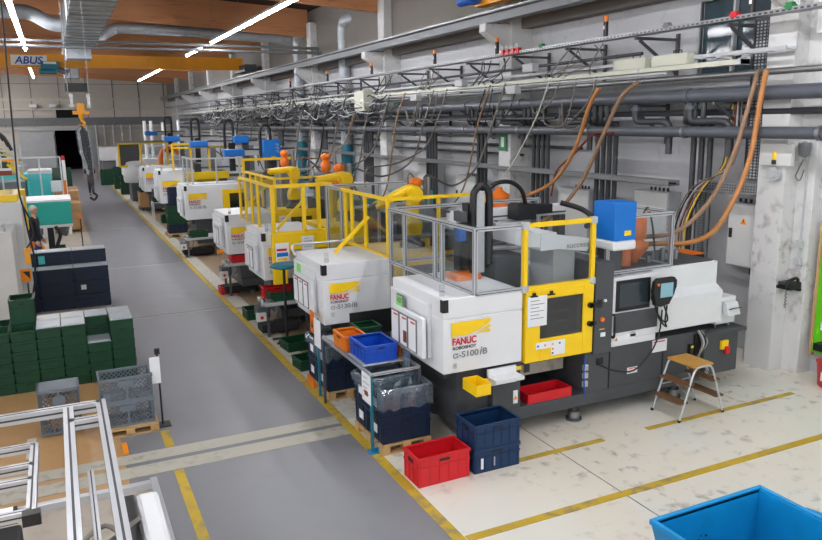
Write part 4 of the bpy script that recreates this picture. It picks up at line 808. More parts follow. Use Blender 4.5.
def bag(label, x, y, z, L, W, drop=.2, n=9):
    """crumpled clear liner: rim folded over the crate edge and a sagging inside"""
    r = random.Random(int(x*100+y*10)); b = MB(); vs = []; rows = [( .012, -drop, 0), (.016, -.02, 0), (.006, .012, 0), (-.03, -.03, 0), (-.06, -.12, 0), (-.13, -.19, 0)]
    per = []
    for k in range(n): per.append((L*k/n, 0, 0, -1))
    for k in range(n): per.append((L, W*k/n, 1, 0))
    for k in range(n): per.append((L-L*k/n, W, 0, 1))
    for k in range(n): per.append((0, W-W*k/n, -1, 0))
    N = len(per)
    for off, dz, _ in rows:
        for (px, py, nx, ny) in per:
            j = r.uniform(-.008, .012); dd = dz+(r.uniform(-.035, .03) if dz < -.015 else r.uniform(0, .015))
            o2 = off+.028+j if dz <= 0 and off > 0 else off+j
            vs.append((px+nx*o2, py+ny*o2, dd))
    fs = [(a*N+i, a*N+(i+1) % N, (a+1)*N+(i+1) % N, (a+1)*N+i) for a in range(len(rows)-1) for i in range(N)]
    b.add(vs, fs, 0, False); o = b.build('plastic_liner', 'film', None, (x, y, z)); return tag(o, label, 'plastic bag')

# red and blue crates at the corner of the nearest machine
crate('bright red open crate standing alone on the floor at the front', 3.02, 6.27, 0, .6, .34, .32, 'kred', rz=1)
c = crate('navy crate on the floor right of the red crate, lower of the pair', 3.68, 6.27, 0, .56, .4, .27, 'kblue')
MB().box(.07, .1, -.014, -.009, .05, .17).build('white_print', 'paper', c); MB().box(.23,.245,-.014,-.009,.06,.16).build('white_print','lgrey',c)
crate('open navy crate right of the red crate, topmost of the pair', 3.68, 6.27, .27, .56, .4, .27, 'kblue')

tag(MB().open_box(3.86, 4.05, 6.55, 6.85, .74, .87, .006).box(3.9,4.2,6.85,6.88,.74,.8).build('small_parts_bin', 'yellow', None, bevel=.004), 'small yellow parts bin hung under the nearest machine beside a white shelf', 'bin')
tag(MB().open_box(4.78, 5.42, 6.9, 7.2, .36, .48, .01).build('drip_tray', 'kred', bevel=.004), 'red tray in the opening below the yellow machine door', 'tray')
# bins at the aisle end of machine A
pallet('wooden pallet under the navy bins at the nearest machine', 2.98, 7.12, .62, .84)
for k, y in enumerate((7.15, 7.57)):
    for z in (0, 1):
        c = crate('navy bin on the nearest machine pallet, %s, %s' % (('front', 'back')[k], ('lower', 'upper with clear liner')[z]), 3.0, y, .12+z*.31, .6, .4, .31, 'kdark')
        MB().box(-.016, -.012, .12, .25, .1, .2).build('white_sticker', 'paper', c)
bag('clear liner bag folded over the front navy bin at the nearest machine', 3.0, 7.15, .745, .6, .4, .22)
bag('clear liner bag folded over the back navy bin at the nearest machine', 3.0, 7.57, .745, .6, .4, .12)
t = thing('work_table', 'metal frame table standing over the navy bins at the nearest machine', 'table', (2.93, 7.28, 0))
m = MB(); 
for a, b in (((0,0),(.6,0)), ((0,0),(0,1.65)), ((.6,0),(.6,1.65)), ((0,1.65),(.6,1.65)), ((0,.85),(.6,.85))): prof(m, (a[0],a[1],.92), (b[0],b[1],.92), .03)
m.build('table_frame', ['alu', 'slot'], t)
for x, y in ((-.0,.0),(.6,0),(0,1.65),(.6,1.65)): MB().box(x-.015,x+.015,y-.015,y+.015,.01,.91).build('table_leg','teal' if y == 0 and x == 0 else 'dgrey', t)
MB().box(-.05,.12,-.08,.06,0,.012).build('foot_plate','cyan',t); MB().box(.03,.57,.28,1.62,.925,.935).build('table_top','lgrey',t)
s = sheet(t, 'job_sheet', -.03, .2, .58, .26, .34, face='-x'); MB().box(-.006,-.004,-.18,-.08,.08,.14).build('print_band','rust',s)
crate('cobalt blue open crate on the metal frame table', 3.0, 7.6, .937, .4, .5, .21, 'kcob')
crate('orange crate on the metal frame table left of the black board', 2.95, 8.15, .937, .28, .4, .19, 'korange')
crate('dark green crate on the table in front of the black board', 3.24, 8.4, .937, .3, .3, .2, 'kgreen')
tag(MB().box(3.26, 3.9, 8.78, 8.8, .92, 1.24).box(3.3, 3.34, 8.74, 8.78, .937, 1.1).build('partition_board', 'black', bevel=.003), 'black upright board on the metal frame table behind the cobalt crate', 'board')
# bins at machine B
pallet('wooden pallet under the navy bins at the second machine', 3.0, 8.98, .62, .86)
tag(MB().box(2.97, 3.07, 9.55, 9.85, .0, .12).build('orange_block', 'korange'), 'orange block at the corner of the second machine pallet', 'block')
for k, y in enumerate((9.01, 9.43)):
    for z in (0, 1):
        if y > 9.4 and z: pass
        c = crate('navy bin on the second machine pallet, %s, %s' % (('front', 'back')[k], ('lower', 'upper with clear liner')[z]), 3.0, y, .12+z*.31, .6, .4, .31, 'kdark')
        MB().box(-.016, -.012, .12, .25, .1, .2).build('white_sticker', 'paper', c)
bag('clear liner bag folded over the front navy bin at the second machine', 3.0, 9.01, .745, .6, .4, .18)
bag('clear liner bag folded over the back navy bin at the second machine', 3.0, 9.43, .745, .6, .4, .1)
tag(MB().box(2.94,2.97,9.2,9.24,0,1.1).box(2.93,2.94,9.05,9.3,.72,1.1,1).build('sheet_holder', ['teal','paper']), 'white sheet on a thin post beside the second machine bins', 'sign')
# green open crates on the floor
crate('green open crate on the white strip at the second machine, nearest of two', 3.02, 10.3, 0, .55, .38, .17, 'kgreen', rz=4)
crate('green open crate on the brown floor between second and third machine', 3.12, 11.3, 0, .58, .4, .16, 'kgreen', rz=6)
def cart(x, y, label, h=.55, L=.7, W=.5, top=None, tl='', n='small_conveyor', low=None, ll='', m='dgrey'):
    t = thing(n, label, 'conveyor', (x, y, 0))
    MB().box(0, L, 0, W, h-.06, h).build('conveyor_bed', 'lgrey', t, bevel=.005)
    for a in (0.03, L-.07):
        for b in (.03, W-.07): MB().box(a, a+.04, b, b+.04, 0, h-.06).build('conveyor_leg', m, t)
    MB().box(-.05, L*.8, W*.2, W*.8, .06, .2).build('drive_housing', 'rubber', t, bevel=.02); MB().box(-.12, .1, W*.1, W*.6, h-.26, h-.08).build('motor_box', m, t, bevel=.02)
    MB().box(-.16,-.0,-.03,.08,h-.3,h-.16).build('switch_box','white2',t); MB().cyl((-.08,-.03,h-.23),(-.08,-.05,h-.23),.03,10).build('red_switch','red',t)
    MB().tube([(-.02,.1,h-.1),(.1,.05,h+.05),(.2,.02,h-.1),(.1,-.02,h-.3),(-.05,.0,h-.2)],.014,6).build('cable','hgrey',t)
    MB().lathe((.0,W*.3,h-.08),[(.05,0),(.05,.12),(.03,.14)],12).build('motor_cap','steel',t)
    if top: crate(tl, x+.12, y+.06, h, .5, .34, .17, top)
    if low: crate(ll, x-.12, y+.25, 0.0, .4, .3, .17, low)
    return t
cart(3.02, 12.3, 'small conveyor with motor at the foot of the third machine', .62, .8, .6, 'kgreen', 'green crate on the conveyor at the third machine, in front of a red one')
crate('red crate on the conveyor at the third machine, behind the green one', 3.1, 12.68, .62, .5, .2, .2, 'kred')
crate('green crate on the floor left of the third machine conveyor', 2.98, 13.6, 0, .3, .4, .2, 'kgreen')
t = thing('work_stool', 'tall stool with blue grey seat behind the second machine', 'chair', (3.28, 11.95, 0))
MB().lathe((0,0,1.28), [(.12,0),(.22,.03),(.23,.06),(.18,.09),(0,.095)], 16).build('seat','teal',t); MB().cyl((0,0,.05),(0,0,1.28),.025,8).build('chair_column','black',t)
for k in range(5): a = k*1.2566; MB().bar((0,0,.08),(.26*math.cos(a),.26*math.sin(a),.03),.03).build('chair_foot','black',t)
cart(3.1, 15.8, 'small conveyor at the foot of the fourth machine', .72, .8, .6, 'kred', 'red crate on the conveyor at the fourth machine', low='kred', ll='red crate on the floor below the fourth machine conveyor')
cart(3.05, 21.1, 'dark conveyor with roller ends before the fifth machine', .55, 1.0, .8, 'kgreen', 'green crate on the dark conveyor before the fifth machine', m='mgrey')
pallet('wooden pallet at the foot of the sixth machine', 3.1, 25.2, .8, .9)
for z in range(3): crate('green crate stacked on the pallet at the sixth machine, %s from the top' % WORDS[2-z], 3.15, 25.4, .12+z*.3, .6, .45, .3, 'kgreen' if z != 0 else 'kdark')
for z in range(2): crate('navy bin on top of the green crates at the sixth machine, %s of two' % ('lower','upper')[z], 3.25, 25.5, 1.02+z*.3, .4, .4, .3, 'kdark')
t = thing('work_table', 'small white legged table with green crates before the seventh machine', 'table', (3.2, 30.0, 0))
MB().box(0,.8,0,.6,.7,.73).build('table_top','white2',t)
for a in (0,.76):
    for b in (0,.56): MB().box(a,a+.04,b,b+.04,0,.7).build('table_leg','white2',t)
for z in range(2): crate('green crate on the white legged table, %s' % ('lower','upper')[z], 3.25, 30.05, .73+z*.25, .6, .45, .25, 'kgreen')
crate('green crate on the floor under the white legged table', 3.4, 29.2, 0, .6, .4, .3, 'kgreen')
t = thing('cardboard_box', 'brown cardboard box on a dolly beyond the white legged table', 'box', (3.1, 34.0, 0)); MB().box(0,.9,0,.8,.15,.8).build('box_body','card',t,bevel=.01); MB().box(-.02,.92,-.02,.82,.08,.15).build('dolly','dgrey',t)
for k in range(4): MB().cyl((.1+.7*(k%2),.1+.6*(k//2),.04),(.16+.7*(k%2),.1+.6*(k//2),.04),.04,10).build('dolly_wheel','black',t)
for z in range(2): crate('green crate above the brown cardboard box, %s' % ('lower','upper')[z], 3.15, 34.05, .8+z*.28, .6, .45, .28, 'kgreen')
r4 = random.Random(5)
for i, (x, y, n, m) in enumerate(((3.0, 42.5, 3, 'kgreen'), (2.95, 46.5, 4, 'kgreen'), (3.4, 47.8, 3, 'kgreen'), (2.9, 50.5, 3, 'kgreen'), (2.9, 56.5, 3, 'kgreen'), (2.4, 50, 3, 'kgreen'), (3.1, 53.5, 2, 'kred'))):
    for z in range(n): crate('%s crate in the %s far stack of the right side, %s from the floor' % ('red' if m == 'kred' else 'green', WORDS[i], WORDS[z]), x, y, z*.32, .8, .6, .32, m)
# ---- left: green crate wall
for c in range(6):
    for rr in range(2):
        n = 6
        if c == 4 and rr == 0: n = 4
        for k in range(n):
            top = k == n-1; x = .48-(5-c)*.324; y = 11.3+rr*.415
            lid = 'lid' if top and c > 1 else None
            crate('%s green crate, %s row, %s column from the right, %s from the floor' % ('pale lidded' if lid else 'small', ('front', 'back')[rr], WORDS[5-c], WORDS[k]), x, y, k*.15, .298, .4, .148, 'kgreen', lid, group='small green crates stacked beside the aisle')
crate('tall green crate standing on the back row of the small green crates', -.82, 11.72, .9, .31, .4, .36, 'kgreen')
for k in range(6): crate('green crate at the picture edge, %s from the floor' % WORDS[k], .48-6*.324, 11.3, k*.15, .31, .4, .15, 'kgreen', group='small green crates stacked beside the aisle')
# ---- left: navy crate wall with grey lids
for c in range(4):
    for rr in range(2):
        n = (3, 4)[rr]
        for k in range(n):
            x = .1-c*.66; y = 16.3+rr*.45
            q = crate('navy crate%s, %s row, %s column from aisle, %s from floor' % (' with grey lid' if k == n-1 else '', ('front', 'back')[rr], WORDS[c], WORDS[k]), x, y, k*.285, .64, .42, .28, 'kdark', 'lid' if k == n-1 else None, group='large navy crates stacked beside the aisle')
            if c == 0 and rr == 0 and k == 1: MB().box(.1,.2,-.016,-.012,.1,.2).build('torn_sticker','paper',q)
            if c == 1 and rr == 1 and k == 3: MB().box(-.3+.32,.14,-.016,-.012,.05,.22).build('green_sticker','turq2',q)
# ---- mesh crates
def mesh_crate(label, x, y, z, L, W, h, flip=False):
    t = thing('mesh_crate', label, 'crate', (x, y, z)); b = MB()
    b.ring(.012, L-.012, .012, W-.012, h-.03, h, .02).ring(.012, L-.012, .012, W-.012, 0, .03, .014)
    for a, c in ((0,0),(L-.03,0),(0,W-.03),(L-.03,W-.03)): b.box(a,a+.03,c,c+.03,0,h)
    b.box(0,L,0,W,(h-.012) if flip else 0,h if flip else .012); b.box(L*.48,L*.52,-.004,.004,.03,h-.03); b.build('crate_frame', 'kgrey', t)
    g = MB()
    def lat(P0, U, V, wu, wv, s=.055):
        P0 = Vector(P0); U = Vector(U); V = Vector(V)
        n = int((wu+wv)/s)+1
        for k in range(1, n):
            d = k*s
            a0 = (d, 0) if d <= wu else (wu, d-wu); b0 = (0, d) if d <= wv else (d-wv, wv)
            for fl in (0, 1):
                q = [((wu-a) if fl else a, b_) for a, b_ in (a0, b0)]
                A, B = [P0+U*a+V*b_ for a, b_ in q]
                if (B-A).length > .01: g.bar(A, B, .01, .008)
    lat((0.005,0.005,.03),(1,0,0),(0,0,1),L-.01,h-.06); lat((.005,W-.005,.03),(1,0,0),(0,0,1),L-.01,h-.06)
    lat((.005,.005,.03),(0,1,0),(0,0,1),W-.01,h-.06); lat((L-.005,.005,.03),(0,1,0),(0,0,1),W-.01,h-.06)
    g.build('lattice_wall', 'kgrey', t); MB().box(L*.35,L*.65,-.01,.0,h*.6,h*.85).build('grip_panel','kgrey',t)
    return t
pallet('low wooden pallet under the two grey mesh crates', .16, 9.04, .66, .5, .1, m='wood')
mesh_crate('grey mesh crate on the low pallet, lower of the two', .19, 9.12, .1, .6, .4, .31); mesh_crate('grey mesh crate on the low pallet, open one on top', .19, 9.12, .41, .6, .4, .31)
mesh_crate('grey mesh crate turned upside down on the floor left of the pallet', -.49, 9.45, .02, .46, .4, .56, True)
tag(MB().box(-.44, -.08, 9.5, 9.8, .0, .0199).build('crate_dolly','kgrey'), 'flat base under the upturned grey mesh crate', 'base')
tag(MB().box(-.38,-.14,9.6,9.75,.03,.45).build('cardboard_box','card'), 'brown cardboard box inside the upturned mesh crate', 'box')
t = thing('sheet_stand', 'thin black post with white sheet beside the mesh crates', 'sign', (.88, 9.2, 0)); MB().cyl((0,0,0),(0,0,.95),.012,8).build('stand_post','black',t); MB().box(-.09,.09,-.09,.09,0,.015).build('stand_foot','black',t)
sheet(t, 'sheet', -.1, -.015, .56, .12, .34, lines=0); MB().box(-.03,.03,-.02,.02,.93,1.0).build('clip','black',t)
struct(MB().box(-.65,-.55,8.9,9.5,0,.004).build('trim_40','wline'))
tag(MB().box(.36,.42,8.5,8.8,0,.03).build('floor_guard','amber',bevel=.008), 'orange floor guard piece at the corner of the brown mat', 'floor guard')
# ---- cyan skip at the right bottom
t = thing('tipping_skip', 'bright blue steel tipping skip at the bottom right corner', 'skip', (3.16, 2.0, 0))
th = .025; b = MB()
b.prism([(0,1.2),(th*1.5,1.2),(.35,.35),(.3,.3)],'y',0,1.2); b.box(.0+.3,.98,0,1.2,.3,.33); b.box(.94,.97,0,1.2,.3,1.2)
b.prism([(0,1.2),(.97,1.2),(.97,.3),(.32,.3)],'y',1.17,1.2); b.prism([(0,1.2),(.97,1.2),(.97,.3),(.32,.3)],'y',0,.03)
b.build('skip_body','cyan',t); b = MB(); b.ring(.02,.95,.03,1.17,1.18,1.215,.03); b.build('skip_rim','cyan',t,bevel=.004)
MB().tube([(.97,.95,1.05),(1.06,.9,1.15),(1.06,.5,1.15),(.97,.4,1.05)],.02,8).box(.97,1.03,.2,1.0,.85,1.1).build('lifting_lug','cyan',t)
MB().box(.05,.95,.15,.3,.08,.3).box(.05,.95,.85,1.0,.08,.3).build('fork_pocket','cyan',t)
for k in range(4): MB().cyl((.12+.7*(k%2),.2+.72*(k//2),.06),(.2+.7*(k%2),.2+.72*(k//2),.06),.06,12).build('skip_wheel','rubber',t)
b = MB(); rr = random.Random(2)
for k in range(26): xx = .34+rr.gauss(0,.05); zz = 1.0-abs(rr.gauss(0,.14)); b.cyl((xx,1.169,zz),(xx,1.166,zz),rr.uniform(.004,.014),7)
b.build('oil_splash','txtb',t)
# ---- step ladder
t = thing('step_ladder', 'low double sided step ladder with wooden treads before the nearest machine', 'step ladder', (6.97, 6.53, 0))
MB().box(-.17,.17,-.22,.22,.66,.69).build('top_board','board',t,bevel=.008)
for s_ in (-1, 1):
    for yy in (-.23, .23):
        pass
    MB().tube([(s_*.38,-.24,.0),(s_*.2,-.22,.55),(s_*.14,-.2,.66),(0,-.2,.68)] if False else [(s_*.37,-.23,0),(s_*.19,-.22,.52),(s_*.13,-.22,.64),(s_*.06,-.22,.665),(0,-.22,.665)],.014,8).build('ladder_leg','alu',t)
    MB().tube([(s_*.37,.23,0),(s_*.19,.22,.52),(s_*.13,.22,.64),(s_*.06,.22,.665),(0,.22,.665)],.014,8).build('ladder_leg','alu',t)
    for z, o_ in ((.22,.3),(.44,.22)): MB().box(s_*o_-.07,s_*o_+.07,-.23,.23,z,z+.025).build('tread','tread',t,bevel=.005)
    for yy in (-.23,.23): MB().cyl((s_*.37,yy,0),(s_*.365,yy,.03),.019,8).build('rubber_foot','rubber',t)
MB().bar((-.25,.2,.35),(.25,.2,.35),.012).bar((-.2,-.2,.3),(-.05,.2,.35),.012).build('cross_strut','alu',t)
# ---- aluminium frames at the bottom left, top rail 2.5 m above the floor
t = thing('machine_guard', 'large aluminium profile frame reaching into the picture at the bottom left', 'guard frame', (0, 2.2, 0))
def P2(p, q, w=.04): b = MB(); prof(b, p, q, w); b.build('profile_bar', ['alu','slot'], t)
P2((.07,-1.2,2.5),(.07,1.16,2.5)); P2((-1.6,1.14,2.5),(.07,1.14,2.5)); P2((-.06,-1.2,2.5),(-.06,1.12,2.5)); P2((-.06,.96,2.5),(.05,.96,2.5)); P2((-.0,.9,2.3),(-.0,-1.2,2.3),.025)
P2((.07,1.14,0),(.07,1.14,2.48),.04) if False else None
t2 = thing('machine_guard', 'smaller aluminium profile frame left of the large one at the bottom left', 'guard frame', (-.17, 3.1, 0)); t_ = t; t = t2
P2((-.02,-.55,2.45),(-.02,.02,2.45),.03); P2((-1.4,.02,2.45),(-.02,.02,2.45),.03); P2((-1.4,-.17,2.45),(-.02,-.17,2.45),.03); P2((-1.4,-.3,2.45),(-.02,-.3,2.45),.03); P2((-1.4,-.55,2.45),(-.02,-.55,2.45),.03); MB().box(-.045,.01,-.6,-.56,2.43,2.47).build('end_cap','black',t)
for x, y in ((-1.38,0),(-1.38,-.55)): P2((x,y,0),(x,y,2.43),.03)
t = t_
for x, y in ((-1.58,1.14),(.07,-1.18),(-.06,-1.18)): P2((x,y,0),(x,y,2.48))
t = thing('low_platform', 'aluminium edged brown platform at the bottom left beside the aisle', 'platform', (-2.4, 5.4, 0))
MB().box(0,2.88,-3.0,1.15,.45,.48).build('platform_top','beige',t); MB().box(-.02,2.92,1.15,1.22,.42,.54).box(2.88,2.94,-3.0,1.22,.42,.56).build('platform_edge','alu',t,bevel=.004)
for x in (.05,2.82):
    for y in (-2.9,1.1): MB().box(x,x+.05,y,y+.05,0,.45).build('platform_leg','alu',t)
t = thing('robot_unit', 'white and black rounded unit at the bottom left beside the profile frame', 'machine unit', (.195, 4.22, 0))
MB().box(.02,.15,-.8,.02,1.15,1.61).build('unit_cover','white',t,bevel=.03); MB().box(-.05,.02,-.8,.0,1.15,1.62).build('unit_side','black',t,bevel=.01); MB().box(-.05,.08,-.7,-.1,0,1.15).build('unit_stand','dgrey',t)
MB().tube([(.02,-.3,1.62),(-.05,-.6,1.75),(-.12,-.95,1.9),(-.2,-1.1,1.95),(-.26,-1.0,1.93),(-.16,-.92,1.95),(-.1,-1.05,1.93),(-.2,-1.15,1.9)],.012,6).build('coiled_cable','hgrey',t)
t = thing('monitor', 'dark monitor edge in the very corner at the bottom left', 'monitor', (-.5, 4.1, 0))
MB().box(-.2,.12,-.5,.3,1.3,1.5).build('monitor_body','rubber',t,bevel=.02); MB().box(-.1,.1,.3,.4,1.5,1.56).build('monitor_bracket','black',t); MB().box(-.05,.08,.31,.39,1.56,1.565).build('label','paper',t); MB().box(-.1,.0,-.2,-.1,0,1.3).build('monitor_post','alu',t)
# ------------------------------------------------------------------ left row machines and people
t = thing('injection_moulding_machine', 'white machine with yellow guard at the left picture edge', 'machine', (-4.6, 13.6, 0))
MB().box(0,3.82,0,1.5,.35,2.0).build('machine_cover','white2',t,bevel=.015); MB().box(.0,3.6,.1,1.4,.0,.35).build('base_frame','dgrey',t); MB().box(0,3.95,1.2,2.6,.4,2.38).build('rear_cover','white2',t,bevel=.015)
MB().box(0,3.9,1.3,2.7,2.38,2.5).box(3.6,3.98,2.5,2.8,1.7,2.5).build('yellow_frame','yellow',t,bevel=.01); MB().box(2.9,3.55,-.01,0,1.62,1.85).build('yellow_flag','yellow',t); bench_light(t, 3.7, .2, 2.0); bench_light(t, 3.8, 1.6, 2.5)
MB().tube([(3.96,1.6,2.3),(4.0,1.5,1.8),(4.06,1.4,1.3),(4.0,1.3,.8),(3.9,1.2,.5)],.018,6).build('cable','black',t)
t = thing('sign_block', 'orange folded sign between white machine and green crates', 'sign', (-.78, 14.6, 0)); MB().box(0,.17,0,.02,.98,1.2).build('sign_panel','amber',t); MB().prism([(.04,1.16),(.15,1.16),(.15,1.02)],'y',-.004,0).build('sign_mark','black',t); MB().cyl((.1,.01,0),(.1,.01,.95),.015,8).build('sign_post','dgrey',t)
t = thing('machine', 'turquoise topped machine behind the man in the dark shirt', 'machine', (-3.6, 21.4, 0))
MB().box(0,3.83,0,1.5,1.15,1.75).build('turquoise_cover','turq',t,bevel=.02); MB().box(0,3.84,0,1.52,1.75,1.8).build('pale_top','white',t); MB().box(.3,3.0,.2,1.3,0,.9).build('base_frame','white2',t); MB().box(3.2,3.35,.1,.3,.3,1.15).build('column','black',t)
MB().box(0,3.83,-.01,.1,1.08,1.15).build('lower_rail','white2',t); MB().cyl((3.0,.1,.9),(3.0,.1,1.1),.1,12).build('round_motor','steel',t); MB().box(2.7,3.1,-.2,.1,.35,.62).box(2.7,3.1,-.2,.1,.3,.35,1).build('yellow_unit',['amber','black'],t,bevel=.01)
MB().tube([(3.4,.0,1.1),(3.5,-.05,.9),(3.4,0,.6),(3.3,.0,.3)],.05,8).build('bent_hose','black',t); MB().cyl((3.45,.4,1.0),(3.7,.4,.9),.14,12).build('drive_wheel','mgrey',t)
crate('small dark green crate under the turquoise topped machine', -.35, 21.5, .28, .34, .4, .26, 'kgreen'); tag(MB().box(-.4,.05,21.45,21.95,0,.28).build('stand','mgrey'), 'low grey stand under the small dark green crate', 'stand')
t = thing('machine', 'pale turquoise machine with white sheet behind the turquoise topped one', 'machine', (-2.2, 27.5, 0))
MB().box(1.33,2.0,0,1.5,1.2,2.15).build('turquoise_cover','turq2',t,bevel=.02); MB().box(1.3,2.02,0,1.5,2.15,2.25).build('pale_top','white2',t); MB().box(.1,1.9,.1,1.4,0,1.2).build('pale_frame','white2',t); MB().box(0,1.2,.1,1.4,1.2,1.9).build('grey_cover','mgrey',t); MB().box(.2,.9,.0,.1,1.3,1.7).build('dark_opening','black',t); sheet(t,'job_sheet',1.95,-.1,1.55,.32,.36,lines=0); MB().box(2.25,2.42,-.1,.0,1.25,1.9).build('orange_panel','korange',t)
guard_side(t, 'g', (-.8,-.6), (2.3,-.6), 1.2, 2.7, (0,.45,.8,1), 'alu', slots=False); MB().box(-1.6,.9,-1.2,-1.1,2.2,2.35).build('red_bar','rust',t); MB().box(-1.6,.9,-1.2,-1.1,2.35,2.42).build('white_bar','white2',t); MB().box(1.0,1.1,-1.0,-.9,0,2.9).build('guard_post','alu',t)
MB().box(2.35,2.45,.3,.4,0,2.55).build('beacon_post','paper',t); MB().cyl((2.4,.35,2.55),(2.4,.35,2.7),.05,10).build('beacon','red',t)
t = thing('rod_stand', 'thin floor stand with small orange box in the aisle edge', 'stand', (.42, 21.6, 0)); MB().cyl((0,0,0),(0,0,1.25),.015,8).build('stand_post','black',t); MB().box(-.05,.05,-.03,.03,1.25,1.35).build('orange_box','korange',t); MB().cyl((0,0,0),(0,0,.02),.15,14).build('stand_foot','black',t)
t = thing('rod_stand', 'orange box on a short post right beside the man', 'stand', (-.74, 19.9, 0)); MB().cyl((0,0,0),(0,0,.82),.02,8).build('stand_post','white2',t); MB().box(-.1,.06,-.04,.04,.8,.95).build('orange_box','korange',t)
# stacked cardboard on pallets
for i, (y, z, n) in enumerate(((28.4, 0, 1), (29.8, 0, 1), (31.2, 0, 1))):
    pallet('wooden pallet under the cardboard stack, %s from the front' % WORDS[i], -.35, y, 1.0, 1.1)
    for k in range((3, 4, 4)[i]):
        o = MB().box(0,.95,0,1.05,0,.3).box(-.005,.955,.45,.55,.0,.301,1).build('cardboard_box',['card','band'],None,(-.33,y+.02,.12+k*.305),bevel=.01); tag(o,'brown cardboard box in the %s cardboard stack, %s from the floor' % (WORDS[i], WORDS[k]),'box','cardboard boxes left of the aisle')
for i, (x, y, n, m) in enumerate(((-.3, 34, 6, 'kgreen'), (-.3, 35.5, 5, 'kgreen'), (-1.2, 34.5, 5, 'kdark'), (-.4, 39, 4, 'kgreen'))):
    for k in range(n): crate('%s crate in the %s stack beyond the cardboard, %s from the floor' % ('navy' if m == 'kdark' else 'green', WORDS[i], WORDS[k]), x, y, k*.33, .8, .6, .32, m)
tag(MB().box(-.1,.6,33.0,33.6,0,.35).build('orange_bin','korange'), 'orange bin before the tall green stack left of the aisle', 'bin')
# distant left row
LL = ['with green panels behind the pale turquoise machine', 'with dark windows farther down the left row', 'with a yellow brace in the left row', 'near the grey sliding door']
for i, (x, y) in enumerate(((-4.6, 32), (-5, 38), (-5.4, 45), (-6, 53))):
    t = thing('machine', 'pale machine '+LL[i], 'machine', (x, y, 0)); c2 = ('turq2', 'white2', 'cream', 'lgrey')[i]
    MB().box(0,3.7,0,1.6,1.0,1.9).build('machine_cover',c2,t,bevel=.02); MB().box(.2,3.5,.2,1.5,0,1.0).build('base_frame','mgrey',t)
    MB().box(.6,1.6,-.02,0,1.95,2.4).box(2.2,3.0,-.02,0,1.95,2.35).build('upper_panel','kgreen' if i in (0,2) else 'dgrey',t); MB().box(.3,3.4,0,.05,2.4,2.5).box(.3,3.4,0,.05,1.9,1.95).build('guard_rail','amber' if i == 0 else 'cream',t)
    for k in range(4): MB().box(.35+k*1.0,.42+k*1.0,0,.06,1.9,3.0 if k % 2 else 2.5).build('guard_post','alu',t)
    MB().tube([(.5,.2,2.5),(.5,.2,3.3),(.9,.2,3.7),(1.3,.2,3.3),(1.3,.2,2.6)],.06,8).build('cable_loop','black',t); MB().tube([(2.2,.2,2.5),(2.3,.2,3.2),(2.8,.2,3.4),(3.1,.2,2.8)],.06,8).build('cable_loop','black',t)
    MB().cyl((2.6,.4,2.4),(2.5,.4,3.6),.12,10).build('material_pipe','white2',t); MB().bar((2.9,-.1,2.3),(3.5,-.1,1.7),.1).build('guard_brace','yellow',t)
for i, (x, y) in enumerate(((2.6, 66), (3.3, 66), (4.0, 66.5), (4.7, 66.5), (5.4, 66.5), (6.1, 66.5))):
    tag(MB().cyl((x,y+3.1,0),(x,y+3.1,3.7),.1,10).build('vertical_pipe','lgrey'), 'pale vertical pipe on the back wall, %s from the opening' % WORDS[i], 'pipe', 'vertical pipes on the back wall')
tag(MB().box(2.2,3.2,69.5,69.8,0,3.1).build('wall_cabinet','lgrey',bevel=.01), 'tall grey cabinet on the back wall right of the dark opening', 'cabinet')
for i, x in enumerate((-1.6,-.1,1.4)): tag(MB().box(x,x+.55,69.55,70,5.2,5.45).build('floodlight','paper',bevel=.01), 'small white box under the ledge of the back wall, %s from the left' % WORDS[i], 'light')
for i, (x, y, h) in enumerate(((4.9, 47, 3.9), (5.3, 47.3, 3.9), (6.0, 47.5, 3.8), (6.7, 46, 3.9))): tag(MB().cyl((x,y,0),(x,y,h),.09,10).build('vertical_pipe','paper'), 'white upright pipe rising behind the dark cage, %s from the left' % WORDS[i], 'pipe', 'white upright pipes behind the cage')
tag(MB().box(.7,1.7,40,40.3,5.3,5.7).cyl((1.0,40.15,5.7),(1.0,40.15,8.3),.02,6).cyl((1.4,40.15,5.7),(1.4,40.15,8.3),.02,6).build('display_box','dgrey'), 'dark box hung from the roof before the back wall', 'box')
